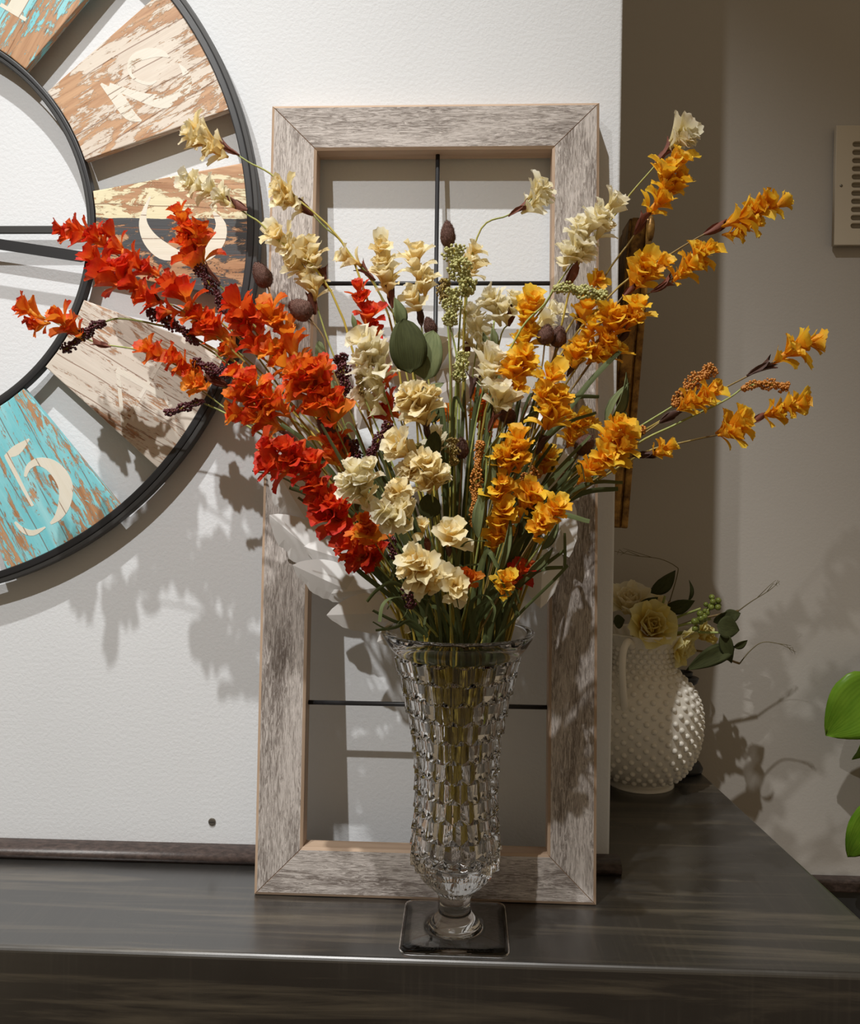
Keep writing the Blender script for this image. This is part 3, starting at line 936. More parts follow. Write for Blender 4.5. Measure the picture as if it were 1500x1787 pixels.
pts = [hd * (0.047) + Vector((0, 0, pzz(1118))), hd * 0.066 + Vector((0, 0, pzz(1108))), hd * 0.082 + Vector((0, 0, pzz(1120))), hd * 0.085 + Vector((0, 0, pzz(1150))),
       hd * 0.080 + Vector((0, 0, pzz(1185))), hd * 0.074 + Vector((0, 0, pzz(1208))), hd * 0.070 + Vector((0, 0, pzz(1222)))]
bm = bmesh.new(); pp = smooth_path(pts, 6)
tube(bm, pp, [0.0062 - 0.0016 * math.sin(PI * i / (len(pp) - 1)) for i in range(len(pp))], 12)
obj('handle', bm, M['milk'], pit, True)

# black turned candlestick behind the pitcher
kc = at_z(1190, 1336, 0); kc.y = YB - 0.036; kc.x = at(1188, 1300, kc.y).x; kc.z = 0
kz = lambda q: at(1188, q, kc.y).z
cs = thing('candlestick', 'black turned candlestick mostly hidden behind the white pitcher', 'candlestick', kc)
bm = bmesh.new()
lathe(bm, [(0.030, 0.0003), (0.031, 0.005), (0.027, 0.012), (0.016, 0.018), (0.010, 0.03), (0.008, 0.06), (0.011, 0.075), (0.008, 0.09), (0.010, kz(1200)), (0.021, kz(1190)), (0.023, kz(1182)), (0.012, kz(1180))], 36, close_top=True, close_bot=True)
obj('shaft', bm, M['black'], cs, True)
bm = bmesh.new(); lathe(bm, [(0.0135, kz(1181)), (0.0145, kz(1172)), (0.0125, kz(1172)), (0.011, kz(1180))], 24, close_bot=True)
obj('candle_cup', bm, M['black'], cs, True)

# ------------------------------------------------------------------ the bouquet: every spray is a thing of its own
RCI = RC.transposed()
def proj(p):
    q = RCI @ (p - CAM)
    return 750.0 + F * q.x / -q.z, 893.5 - F * q.y / -q.z


def petal_geo(bm, uvl, r_, L, W, th0, th1, cup, ruf, phi, x0=0.05, z0=0.0, point=False, nv=6, nu=5):
    """one curled petal growing along +Z and opening outwards in direction phi"""
    g = []
    ph1, ph2 = r_.uniform(0, 6), r_.uniform(0, 6)
    cols = [Vector((x0, 0, z0))]
    for j in range(nv):
        th = th0 + (th1 - th0) * ((j + 0.5) / nv) ** 1.3
        cols.append(cols[-1] + Vector((math.sin(th), 0, math.cos(th))) * (L / nv))
    cp, sp = math.cos(phi), math.sin(phi)
    for j in range(nv + 1):
        v = j / nv
        wd = W * (math.sin(PI * (0.08 + 0.84 * v)) if point else (0.16 + 0.84 * math.sin(min(1.0, v / 0.68) * PI / 2)) * (1.0 if v < 0.8 else 1 - 5.5 * (v - 0.8) ** 1.6)) * 0.5
        th = th0 + (th1 - th0) * v
        nrm_ = Vector((math.cos(th), 0, -math.sin(th)))
        row = []
        for i in range(nu):
            u = -1 + 2 * i / (nu - 1)
            p = cols[j].copy()
            p -= nrm_ * (cup * wd * (u * u))
            p += nrm_ * (ruf * v * v * (math.sin(3.1 * u + ph1) * 0.6 + 0.6 * math.sin(5.3 * u + ph2)))
            if j == nv:
                p += (cols[j] - cols[j - 1]) * (0.22 * math.sin(4.2 * u + ph1) - 0.75 * u ** 4)
            p.y += wd * u
            row.append((bm.verts.new((p.x * cp - p.y * sp, p.x * sp + p.y * cp, p.z)), (0.5 + 0.5 * u, v)))
        g.append(row)
    for j in range(nv):
        for i in range(nu - 1):
            q = (g[j][i], g[j][i + 1], g[j + 1][i + 1], g[j + 1][i])
            f = bm.faces.new([x[0] for x in q])
            for l, x in zip(f.loops, q): l[uvl].uv = x[1]


PETALS, CORES, BRACTS = {}, {}, {}
def petal_mesh(mat, k):
    if (mat, k) not in PETALS:
        r_ = random.Random(100 + k)
        bm = bmesh.new(); uvl = bm.loops.layers.uv.verify()
        petal_geo(bm, uvl, r_, r_.uniform(0.86, 1.08), r_.uniform(0.58, 0.78), r_.uniform(0.16, 0.34), r_.uniform(0.45, 1.45), r_.uniform(0.2, 0.6), r_.uniform(0.03, 0.075), 0.0, 0.08, 0.0, nu=7)
        PETALS[mat, k] = mesh_of(bm, 'petal', M[mat], True)
    return PETALS[mat, k]
def core_mesh(mat, k):
    if (mat, k) not in CORES:  # tube and the closed inner petals
        r_ = random.Random(300 + k)
        bm = bmesh.new(); uvl = bm.loops.layers.uv.verify()
        tube(bm, [Vector((0, 0, 0)), Vector((0, 0, 0.18)), Vector((0, 0, 0.52))], [0.04, 0.085, 0.10], 7)
        for f in bm.faces:
            for l in f.loops: l[uvl].uv = (0.5, 0.05)
        n = r_.choice((3, 3, 4))
        for i in range(n):
            petal_geo(bm, uvl, r_, r_.uniform(0.40, 0.55), r_.uniform(0.36, 0.50), r_.uniform(0.0, 0.2), r_.uniform(0.3, 1.0), r_.uniform(0.3, 0.7), 0.09, 2 * PI * i / n + r_.uniform(-.3, .3), 0.05, 0.46, nv=4, nu=5)
        CORES[mat, k] = mesh_of(bm, 'blossom', M[mat], True)
    return CORES[mat, k]
def bract_mesh(mat, k):
    if (mat, k) not in BRACTS:
        r_ = random.Random(500 + k)
        bm = bmesh.new(); uvl = bm.loops.layers.uv.verify()
        for i in range(2 + k % 2):
            petal_geo(bm, uvl, r_, r_.uniform(0.85, 1.05), 0.36, 0.04, r_.uniform(0.1, 0.7), 0.75, 0.03, 2.6 * i + r_.uniform(-.3, .3), 0.035, -0.05, True, nv=5)
        BRACTS[mat, k] = mesh_of(bm, 'bract', M[mat], True)
    return BRACTS[mat, k]


def orient(axis, spin):
    q = Vector((0, 0, 1)).rotation_difference(axis.normalized())
    return (q @ Quaternion((0, 0, 1), spin)).to_matrix().to_4x4()


def blossom(root, mat, base, axis, L, n_pet=None, r_=rnd):
    k = r_.randrange(3)
    spin = r_.uniform(0, 6.28)
    b = link('blossom', core_mesh(mat, k), root, mw=Matrix.Translation(base - root.location) @ orient(axis, spin) @ Matrix.Scale(L, 4))
    n = (n_pet or r_.choice((6, 7, 7, 8)))
    nl = n // 2
    for i in range(n):
        low = i < nl
        f = i / nl if low else (i - nl) / (n - nl) + 0.13
        link('petal', petal_mesh(mat, r_.randrange(10)), b,
             mw=Matrix.Translation((0, 0, r_.uniform(0.08, 0.2) if low else r_.uniform(0.34, 0.50))) @ Matrix.Rotation(2 * PI * f + r_.uniform(-0.3, 0.3), 4, 'Z') @ Matrix.Rotation(r_.uniform(-0.15, 0.45) + (0.15 if low else 0), 4, 'Y') @ Matrix.Scale(r_.uniform(0.50, 0.76), 4))
    return b


def spray_path(px, yt, r_=rnd, root_r=0.013, inside=True):
    """px runs from the tip downwards; returns world points bottom -> tip"""
    tip_w = at(px[0][0], px[0][1], yt)
    d = tip_w - VC
    nk = VC + Vector((0.047 * math.tanh(d.x / 0.16) + r_.uniform(-.006, .006), 0.042 * math.tanh(d.y / 0.07) + r_.uniform(-.008, .008), 0.262))
    npx = proj(nk)
    pts = list(px) + [npx]
    seg = [math.hypot(a[0] - b[0], a[1] - b[1]) for a, b in zip(pts, pts[1:])]
    tot = sum(seg) or 1
    acc = 0; W = []
    for i, p in enumerate(px):
        f = acc / tot
        f = f * f * (3 - 2 * f)
        W.append(at(p[0], p[1], yt + (nk.y - yt) * f))
        acc += seg[i]
    a = r_.uniform(0, 6.28); rr = root_r * math.sqrt(r_.random())
    bot = VC + Vector((rr * math.cos(a), rr * math.sin(a), 0.072 + r_.uniform(0, 0.012)))
    mid = VC + (nk - VC) * 0.42; mid.z = 0.17
    mid.x += rr * 0.4 * math.cos(a); mid.y += rr * 0.4 * math.sin(a)
    # drop points that would fold back below the rim
    W = [p for p in W if p.z > 0.285]
    return smooth_path([bot, mid, nk] + W[::-1], 6)


def nearest(path, p2):
    best, bi = 1e18, 0
    for i, q in enumerate(path):
        x, y = proj(q)
        d = (x - p2[0]) ** 2 + (y - p2[1]) ** 2
        if d < best: best, bi = d, i
    return bi


def new_spray(name, label, cat, group, px, y, stem, r0=0.0018, r1=0.00045, seg=6):
    path = spray_path(px, y)
    root = thing(name, label, cat, path[0], group)
    bm = bmesh.new()
    n = len(path)
    loc = [p - path[0] for p in path]
    tube(bm, loc, [r0 + (r1 - r0) * (i / (n - 1)) ** 0.8 for i in range(n)], seg)
    link('stem', mesh_of(bm, 'stem', M[stem], True), root)
    return root, path


def tangent(path, i):
    return (path[min(i + 1, len(path) - 1)] - path[max(i - 1, 0)]).normalized()


def add_bracts(root, path, bracts, mat='bract', size=44):
    for b in bracts:
        s = b[2] if len(b) > 2 else size
        i = nearest(path, b)
        t_ = (tangent(path, i) + Vector((rnd.uniform(-.12, .12), rnd.uniform(-.2, .05), rnd.uniform(-.12, .12)))).normalized()
        L = s * mpp(path[i].y)
        link('bract', bract_mesh(mat, rnd.randrange(3)), root, mw=Matrix.Translation(at(b[0], b[1], path[i].y - 0.002) - t_ * L * 0.5 - root.location) @ orient(t_, rnd.uniform(0, 6)) @ Matrix.Scale(L, 4))


GN = {'flame': 'orange-red flower sprays', 'ember': 'orange-red flower sprays', 'amber': 'orange-red flower sprays', 'cream': 'cream flower sprays', 'ivory': 'cream flower sprays', 'yellow': 'golden yellow flower sprays'}
ST = {'flame': 'stem_g', 'ember': 'stem_g', 'amber': 'stem_g', 'cream': 'stem_g', 'ivory': 'stem_g', 'yellow': 'stem_b'}
def flowers(mat, label, y, px, bl, bracts=(), bmat='bract', bs=44):
    root, path = new_spray('flower_spray', label, 'flower', GN[mat], px, y, ST[mat])
    for b in bl:
        i = nearest(path, b)
        s = b[2] * 1.12
        yb = path[i].y - 0.004 - rnd.uniform(0, 0.006)
        c = at(b[0], b[1], yb)
        o = c - path[i]
        L = 1.14 * s * mpp(yb) * rnd.uniform(0.85, 1.12)
        rr = o.length / max(1e-5, L)
        axis = tangent(path, i) * 1.0 + (o.normalized() * min(1.0, rr * 1.5) * 0.75 if o.length > 1e-6 else Vector()) + Vector((rnd.uniform(-.3, .3), rnd.uniform(-.6, .05), rnd.uniform(-.3, .3)))
        axis.normalize()
        blossom(root, mat, c - axis * L * 0.55, axis, L, b[3] if len(b) > 3 else None)
    add_bracts(root, path, bracts, bmat, bs)
    return root


# ---- orange-red sprays, left
flowers('ember', 'longest orange-red spray, its tip crossing the black clock hand', -.10, [(95, 400), (165, 425), (230, 460), (283, 492), (400, 575), (560, 745)],
        [(110, 402, 40), (140, 408, 46), (168, 414, 48), (196, 412, 44), (210, 438, 48), (240, 462, 44), (262, 470, 36)])
flowers('ember', 'thick red spray just below the longest one, over the inner clock ring', -.115, [(158, 448), (210, 490), (273, 520), (337, 555), (450, 655), (600, 835)],
        [(170, 455, 54), (190, 480, 56), (212, 470, 46), (236, 495, 52), (255, 520, 48), (300, 498, 50), (322, 508, 50), (290, 545, 42)], [(262, 515, 36)], 'bract_dark')
flowers('flame', 'orange-red spray standing upright in front of the figure 3 plank', -.095, [(312, 350), (335, 420), (366, 475), (402, 520), (505, 645), (650, 860)],
        [(312, 370, 38), (320, 390, 42), (330, 402, 44), (346, 408, 38), (325, 425, 42), (348, 430, 44), (338, 450, 44)], [(366, 474, 50)])
flowers('flame', 'lowest far-left orange spray with two open blooms at its tip', -.115, [(32, 532), (115, 572), (168, 598), (245, 612), (325, 645), (400, 682), (545, 790)],
        [(48, 540, 50), (64, 566, 40), (108, 560, 48), (128, 576, 42), (264, 612, 40), (286, 620, 42), (308, 630, 42), (332, 645, 38)], [(172, 600, 40), (372, 664, 52)])
flowers('amber', 'single orange and yellow bloom over the figure 4 plank', -.12, [(318, 660), (352, 682), (405, 722), (510, 800)], [(336, 668, 40), (352, 670, 30)])
flowers('flame', 'orange-red spray behind the right end of the burgundy seed spike', -.105, [(332, 545), (395, 598), (470, 665), (610, 830)], [(348, 555, 46), (370, 566, 48), (386, 584, 50), (398, 612, 44), (352, 580, 40)])
flowers('ember', 'red spray in front of the right clock rim, tip near the brown pod', -.12, [(402, 522), (450, 585), (525, 690), (650, 890)], [(416, 535, 48), (440, 550, 52), (434, 582, 50), (440, 605, 44), (420, 560, 44)])
flowers('amber', 'orange spray rising over the left stile of the frame', -.125, [(468, 530), (508, 605), (560, 695), (670, 890)], [(470, 548, 46), (488, 562, 50), (502, 590, 52), (512, 612, 56), (478, 612, 46), (496, 636, 50)])
flowers('flame', 'dense orange-red spray right of the frame stile, above the brown pods', -.165, [(535, 630), (560, 690), (610, 800), (700, 985)], [(536, 645, 54), (556, 655, 54), (546, 680, 58), (572, 690, 58), (552, 712, 52), (582, 714, 54), (516, 655, 46), (522, 690, 50), (562, 640, 40)])
flowers('flame', 'full orange-red spray at the lower right rim of the clock', -.15, [(398, 635), (450, 692), (525, 775), (650, 940)], [(414, 655, 52), (440, 668, 56), (424, 694, 56), (452, 700, 58), (416, 722, 46), (446, 730, 54), (470, 735, 52), (470, 690, 48), (488, 708, 48)], [(505, 760, 44)])
flowers('ember', 'deep red spray leaning lowest left over the frame stile', -.2, [(450, 785), (525, 835), (600, 905), (700, 1030)], [(468, 782, 48), (482, 805, 56), (470, 812, 46), (495, 785, 48), (524, 795, 50), (546, 806, 52), (536, 822, 48), (508, 806, 46)])
flowers('ember', 'red spray over the wreath leaves at the left of the vase', -.2, [(538, 822), (580, 885), (622, 945), (712, 1050)], [(550, 845, 46), (566, 862, 54), (584, 884, 56), (574, 905, 50), (598, 900, 46), (560, 880, 44)])
flowers('flame', 'short orange-red spray amid the dark stems left of the white bloom', -.15, [(568, 760), (605, 835), (680, 965)], [(574, 776, 42), (586, 796, 46), (590, 770, 34)])
flowers('ember', 'slim scarlet spray in the middle, beside the large dark leaf', -.11, [(622, 492), (642, 562), (672, 655), (720, 800), (755, 950)], [(626, 505, 36), (630, 528, 40), (642, 552, 42), (650, 578, 36), (670, 655, 32), (668, 690, 40), (680, 715, 42), (664, 722, 36)])
flowers('ember', 'low red spray near the vase rim, over the wreath', -.2, [(596, 942), (655, 985), (725, 1065)], [(610, 953, 46), (636, 964, 50), (656, 954, 42), (622, 974, 42), (648, 978, 38)])
flowers('amber', 'bright orange bloom beside the cream blooms at lower left', -.22, [(626, 902), (675, 980), (735, 1065)], [(638, 912, 44), (648, 930, 42), (630, 930, 34)])
flowers('amber', 'small orange bloom just above the vase rim, centre', -.21, [(822, 1000), (812, 1060)], [(820, 1012, 38), (812, 1002, 28)])
flowers('ember', 'small dark orange bloom above the vase rim, right of centre', -.18, [(912, 985), (880, 1055)], [(908, 998, 42), (896, 1008, 34)])
# ---- cream sprays
flowers('cream', 'cream spray reaching highest left, over the clock rim', -.10, [(335, 222), (390, 256), (432, 282), (500, 330), (640, 520)], [(340, 232, 44), (352, 250, 46), (366, 246, 44), (372, 262, 38)], [(396, 258, 44)])
flowers('ivory', 'white spray in front of the figure 3 plank', -.13, [(322, 310), (385, 345), (432, 375), (472, 408), (600, 560)], [(332, 318, 44), (352, 328, 44), (372, 332, 44), (388, 348, 36)], [(410, 356, 44)])
flowers('cream', 'cream spray over the upper left corner of the frame opening', -.095, [(484, 318), (530, 360), (565, 395), (608, 440), (690, 600)], [(492, 328, 40), (496, 348, 44), (512, 355, 36)], [(526, 358, 48)])
flowers('cream', 'long drooping cream spray over the left frame stile', -.12, [(480, 402), (530, 465), (556, 545), (590, 640), (690, 860)], [(488, 412, 46), (508, 432, 50), (528, 440, 48), (542, 430, 40), (518, 462, 50), (545, 458, 40), (535, 490, 46), (552, 498, 38)], [(564, 478, 50), (544, 524, 46)])
flowers('cream', 'single cream bloom hanging left of the vertical bar', -.10, [(598, 440), (640, 475), (662, 512), (720, 650)], [(606, 450, 46)], [(636, 472, 46)])
flowers('cream', 'upright cream spray with a fluted bloom on top', -.11, [(664, 424), (674, 480), (682, 530), (715, 680), (760, 880)], [(664, 434, 42), (670, 462, 42), (676, 488, 44), (668, 478, 36)], [(682, 512, 46)])
flowers('cream', 'upright cream spray of three blooms beside the vertical bar', -.10, [(724, 430), (730, 500), (734, 560), (752, 700), (775, 900)], [(725, 446, 50), (730, 484, 44), (745, 495, 38), (722, 522, 50)], [(732, 548, 40)], 'bract_dark')
flowers('ivory', 'cream bloom alone at upper right inside the frame', -.10, [(952, 318), (915, 360), (885, 376), (832, 415), (808, 620)], [(940, 328, 44), (934, 355, 40), (948, 340, 34)], [(908, 362, 46)])
flowers('cream', 'cream spray behind the tall pale green seed spike', -.095, [(826, 425), (818, 480), (808, 640)], [(824, 440, 38), (830, 466, 38), (816, 462, 32)])
flowers('ivory', 'large cream spray crossing the right frame stile', -.12, [(1075, 345), (1030, 405), (998, 460), (955, 525), (880, 680)], [(1066, 358, 46), (1045, 378, 48), (1030, 398, 52), (1055, 398, 40), (1012, 398, 40), (1008, 432, 48), (988, 446, 46), (1018, 440, 36)], [(1000, 476, 50)])
flowers('ivory', 'white bloom topping the highest yellow spray at right', -.11, [(1200, 215), (1158, 270), (1140, 292), (1075, 372), (990, 520)], [(1190, 226, 44), (1198, 240, 42), (1186, 244, 36)], [(1164, 262, 56)])
flowers('ivory', 'cream spray behind the yellow blooms near the right stile', -.09, [(895, 520), (890, 560), (865, 640)], [(858, 522, 48), (862, 540, 42), (900, 528, 42), (880, 545, 34), (960, 545, 46), (950, 560, 40)], [(892, 545, 44)])
flowers('ivory', 'pale cream spray right of the dark round leaf', -.085, [(828, 545), (832, 600), (820, 720)], [(830, 562, 48), (842, 582, 46), (820, 548, 40), (812, 590, 40), (838, 605, 38)], [(815, 605, 34)])
flowers('ivory', 'large cream cluster left of the big dark leaf', -.15, [(632, 585), (655, 640), (682, 720), (740, 900)], [(635, 600, 56), (655, 615, 54), (636, 632, 52), (662, 640, 50), (645, 655, 44), (630, 690, 42), (650, 705, 46), (655, 680, 42)])
flowers('cream', 'big open cream bloom below the two round leaves', -.2, [(735, 680), (745, 745), (765, 900)], [(725, 692, 54), (742, 702, 50), (715, 712, 50), (738, 724, 48), (710, 690, 40), (755, 690, 40)], [(745, 748, 42)], 'bract_dark')
flowers('ivory', 'cream bloom right of centre with curled petals', -.16, [(860, 620), (840, 690), (815, 850)], [(855, 632, 52), (848, 655, 48), (862, 650, 40)], [(825, 668, 50)], 'bract_dark')
flowers('ivory', 'frilled cream bloom below the curled one, right of centre', -.17, [(878, 680), (860, 740), (830, 900)], [(868, 690, 54), (882, 698, 40)], [(860, 730, 46)])
flowers('cream', 'buttery yellow-cream spray in the middle of the bouquet', -.2, [(690, 765), (720, 810), (745, 920)], [(695, 775, 46), (706, 792, 48), (718, 812, 44), (712, 826, 38)])
flowers('cream', 'yellow-cream bloom with spread petals in the middle', -.21, [(755, 795), (752, 840), (765, 950)], [(745, 805, 46), (750, 830, 50), (768, 835, 42), (735, 840, 38)])
flowers('ivory', 'cream bloom half hidden above the middle blooms', -.17, [(765, 755), (762, 800), (765, 900)], [(762, 768, 46)])
flowers('ivory', 'brightest white bloom at the front left of the bouquet', -.25, [(618, 812), (645, 880), (715, 1000), (755, 1070)], [(618, 826, 54), (632, 842, 54), (608, 846, 46), (640, 822, 44), (624, 862, 44)])
flowers('cream', 'pale cream bloom just right of the brightest white bloom', -.23, [(700, 845), (715, 920), (755, 1040)], [(696, 856, 50), (706, 872, 42), (684, 866, 38)])
flowers('ivory', 'cream bloom pointing left above the orange bloom', -.24, [(655, 890), (705, 920), (755, 1050)], [(668, 888, 50), (690, 900, 50), (704, 888, 38), (680, 912, 38)])
flowers('cream', 'small closed cream bud at the front centre', -.235, [(737, 905), (745, 960), (762, 1060)], [(737, 917, 36, 4)], [(745, 948, 34)])
flowers('cream', 'small frilled cream bloom right of the closed bud', -.235, [(785, 918), (782, 970), (785, 1060)], [(785, 931, 48)], [(783, 956, 32)], 'bract_dark')
flowers('cream', 'large cream cluster lowest at the front of the bouquet', -.26, [(725, 960), (752, 1020), (770, 1070)], [(724, 974, 52), (738, 992, 54), (714, 996, 46), (752, 1005, 46), (738, 1024, 46), (728, 1012, 38)])
flowers('cream', 'small drooping cream bloom just above the rim', -.245, [(795, 1012), (785, 1060)], [(793, 1022, 40), (798, 1036, 36)])
flowers('cream', 'pale bloom tucked in behind the vase rim', -.15, [(742, 1078), (755, 1092)], [(735, 1090, 36), (750, 1082, 32)], [(760, 1092, 30)], 'bract_dark')
# ---- golden yellow sprays, right
flowers('yellow', 'highest golden yellow spray below the white bloom at right', -.12, [(1188, 272), (1160, 330), (1128, 375), (1100, 420), (1050, 490), (950, 670)], [(1178, 284, 46), (1162, 306, 46), (1184, 318, 40), (1158, 330, 44), (1150, 352, 50), (1168, 296, 36)], [(1122, 384, 52)])
flowers('yellow', 'yellow spray pointing to the wall vent', -.13, [(1378, 345), (1300, 382), (1250, 398), (1172, 442), (1060, 520), (930, 720)], [(1362, 356, 44), (1332, 352, 46), (1318, 368, 44), (1292, 380, 48), (1282, 408, 32), (1310, 390, 36)], [(1252, 397, 46)])
flowers('yellow', 'yellow spray with a mauve bract below the vent spray', -.14, [(1250, 432), (1190, 478), (1148, 500), (1075, 562), (1000, 650), (900, 840)], [(1232, 438, 50), (1216, 448, 46), (1208, 462, 44), (1186, 478, 36)], [(1158, 496, 46)])
flowers('yellow', 'short yellow spray in front of the gilded picture edge', -.13, [(1158, 455), (1105, 500), (1065, 545), (960, 700)], [(1150, 462, 46), (1122, 466, 48), (1128, 484, 42), (1112, 480, 36)], [(1100, 505, 34)])
flowers('yellow', 'yellow bloom facing right at the wall corner', -.14, [(1115, 525), (1080, 585), (1010, 660), (900, 860)], [(1110, 535, 42), (1106, 556, 42), (1062, 548, 46), (1076, 558, 40), (1090, 550, 36)], [(1090, 585, 34)], 'bract_dark')
flowers('yellow', 'long yellow spray tipped with two trumpet blooms at far right', -.15, [(1420, 588), (1372, 618), (1335, 640), (1262, 678), (1180, 718), (1000, 850)], [(1414, 598, 46), (1398, 606, 32, 4), (1374, 616, 44)], [(1332, 641, 56)], 'bract_dark')
flowers('yellow', 'yellow spray tangled with the rust-orange seed spike', -.16, [(1250, 680), (1195, 712), (1140, 745), (960, 890)], [(1236, 686, 42), (1216, 698, 42), (1198, 704, 38)], [(1172, 725, 44)], 'bract_dark')
flowers('yellow', 'lowest long yellow spray with a wide open bloom', -.16, [(1408, 698), (1345, 722), (1280, 752), (1200, 770), (1105, 800), (950, 920)], [(1396, 704, 40), (1370, 710, 38), (1352, 720, 40), (1284, 738, 54), (1278, 754, 36)], [(1326, 728, 34)])
flowers('yellow', 'small yellow bud spray pointing right below the wide open bloom', -.18, [(1180, 772), (1135, 792), (1080, 808), (940, 930)], [(1165, 780, 38, 4), (1152, 788, 32)], [(1128, 794, 44)], 'bract_dark')
flowers('yellow', 'full yellow spray at the wall corner, over the straight grass blades', -.19, [(1090, 735), (1050, 800), (985, 870), (870, 1040)], [(1076, 745, 46), (1092, 762, 50), (1062, 768, 48), (1086, 782, 46), (1056, 794, 48), (1032, 815, 46), (1022, 826, 40), (1070, 806, 40)])
flowers('yellow', 'yellow blooms above the pale green seed spike on the right stile', -.115, [(1045, 480), (1005, 580), (930, 740)], [(1040, 488, 36), (1024, 540, 46), (1010, 545, 34)], [(1012, 562, 40)], 'bract_dark')
flowers('yellow', 'yellow spray over the right end of the upper bar', -.13, [(935, 520), (912, 600), (880, 700), (850, 860)], [(930, 528, 44), (918, 544, 42), (926, 582, 46), (910, 598, 42), (922, 565, 36)])
flowers('yellow', 'yellow spray along the right stile below the corner blooms', -.135, [(1062, 590), (1012, 660), (940, 760), (850, 930)], [(1060, 575, 46), (1050, 598, 48), (1068, 612, 44), (1042, 618, 40), (1012, 606, 44), (1004, 622, 40), (1030, 570, 36)], [(1000, 640, 36)], 'bract_dark')
flowers('yellow', 'bright yellow spray at the middle right, left of the fuzzy pods', -.16, [(915, 610), (898, 680), (862, 800), (830, 950)], [(912, 620, 50), (904, 640, 46), (890, 645, 42), (920, 640, 44), (900, 672, 38), (888, 690, 38)])
flowers('yellow', 'large deep yellow spray in front of the right stile', -.19, [(962, 645), (955, 710), (930, 800), (870, 980)], [(960, 658, 44), (948, 692, 46), (964, 702, 56), (974, 724, 50), (952, 722, 46), (976, 690, 36)], [(945, 770, 46)], 'bract_dark')
flowers('yellow', 'yellow blooms hiding the right stile above the wreath', -.12, [(1015, 735), (975, 800), (900, 930)], [(1010, 742, 46), (995, 748, 42), (1022, 738, 32), (1000, 765, 36), (955, 800, 40), (945, 812, 36)])
flowers('yellow', 'yellow spray at the centre right with a tight upper bloom', -.2, [(906, 755), (898, 830), (860, 980)], [(906, 768, 46), (900, 786, 44), (884, 796, 50), (908, 800, 42), (875, 800, 36), (890, 806, 36)])
flowers('yellow', 'deep yellow bloom low at the right over dark stems', -.2, [(925, 850), (905, 920), (855, 1040)], [(922, 862, 52), (930, 876, 40), (915, 888, 38)])
flowers('yellow', 'bright yellow spray low at the right beside the wreath', -.22, [(972, 872), (935, 930), (860, 1060)], [(968, 884, 42), (944, 912, 48), (938, 924, 40), (970, 895, 36)])
flowers('yellow', 'shaded yellow spray upright at lower right of centre', -.2, [(878, 830), (868, 930), (838, 1060)], [(874, 842, 40), (868, 862, 44), (878, 890, 40), (870, 915, 42), (862, 945, 36), (880, 930, 34)])
flowers('yellow', 'small yellow bloom above the rim at right', -.22, [(884, 1003), (860, 1060)], [(881, 1014, 38), (878, 1030, 30)])
flowers('amber', 'small orange blooms behind the pale green seed spikes', -.10, [(848, 690), (832, 800), (815, 900)], [(842, 700, 40), (838, 725, 38), (780, 720, 34), (846, 745, 32)])

# ---- seed spikes
def spike(mat, label, y, head, wpx, px, berry=5.2, stem='stem_g', dens=1.0):
    root, path = new_spray('seed_spike', label, 'seed spike', 'artificial seed spikes', px, y, stem, 0.0018, 0.0008)
    k = mpp(y)
    hp = smooth_path([at(p[0], p[1], y - 0.004) for p in head], 8)
    L = sum((a - b).length for a, b in zip(hp, hp[1:]))
    fr = frames(hp)
    bm = bmesh.new()
    n = int(dens * L / k * wpx / (berry * berry) * 3.2)
    for q in range(n):
        f = (q + rnd.random()) / n
        i = min(len(hp) - 1, int(f * (len(hp) - 1)))
        t_, a_, b_ = fr[i]
        an = q * 2.399 + rnd.uniform(-.5, .5)
        taper = 0.55 + 0.45 * math.sin(PI * min(1, 0.12 + 0.9 * f))
        lump = 0.75 + 0.35 * math.sin(f * 17 + 1.3 * math.cos(an))
        R = wpx * 0.5 * k * taper * lump * rnd.uniform(0.45, 1.0)
        c_ = hp[i] + (hp[min(i + 1, len(hp) - 1)] - hp[i]) * (f * (len(hp) - 1) - i if i < len(hp) - 1 else 0) + (a_ * math.cos(an) + b_ * math.sin(an)) * R - path[0]
        ico(bm, c_, berry * 0.5 * k * rnd.uniform(0.75, 1.15), 1)
    bm2 = bmesh.new()
    tube(bm2, [p - path[0] for p in hp], 0.0012, 6)
    obj('core', bm2, M[stem], root, True)
    tag(obj('seeds', bm, M[mat], root, True), kind='stuff')


spike('burgundy', 'burgundy seed spike drooping left over the inner clock ring', -.11, [(110, 612), (140, 590), (160, 572), (182, 562)], 24, [(182, 562), (210, 556), (270, 566), (340, 590), (500, 720)])
spike('burgundy', 'burgundy seed spike beside the upright orange-red spray', -.10, [(345, 466), (362, 490), (380, 515), (392, 545)], 26, [(392, 548), (440, 610), (540, 760)])
spike('burgundy', 'burgundy seed spike above the figure 4 plank', -.11, [(258, 544), (285, 558), (315, 575), (345, 600)], 24, [(345, 598), (385, 625), (460, 690), (600, 830)])
spike('burgundy', 'short burgundy seed spike left of the lower clock rim', -.12, [(338, 630), (360, 642), (382, 648), (402, 656)], 24, [(402, 656), (470, 720), (600, 850)])
spike('burgundy', 'lowest burgundy seed spike, pointing left over the clock rim', -.12, [(288, 720), (315, 714), (335, 706), (356, 700)], 18, [(356, 704), (405, 728), (500, 790), (650, 930)], dens=0.9)
spike('burgundy', 'upright burgundy seed spike left of the large cream cluster', -.12, [(592, 620), (600, 650), (604, 690)], 34, [(604, 690), (640, 800), (720, 980)])
spike('burgundy', 'burgundy seed spike in the shade below the cream cluster', -.16, [(680, 738), (665, 760), (652, 785), (640, 800)], 26, [(640, 800), (680, 880), (740, 1010)])
spike('burgundy', 'dark burgundy seed spike deep among the stems', -.15, [(618, 768), (622, 800), (630, 830)], 24, [(630, 830), (690, 940), (745, 1040)])
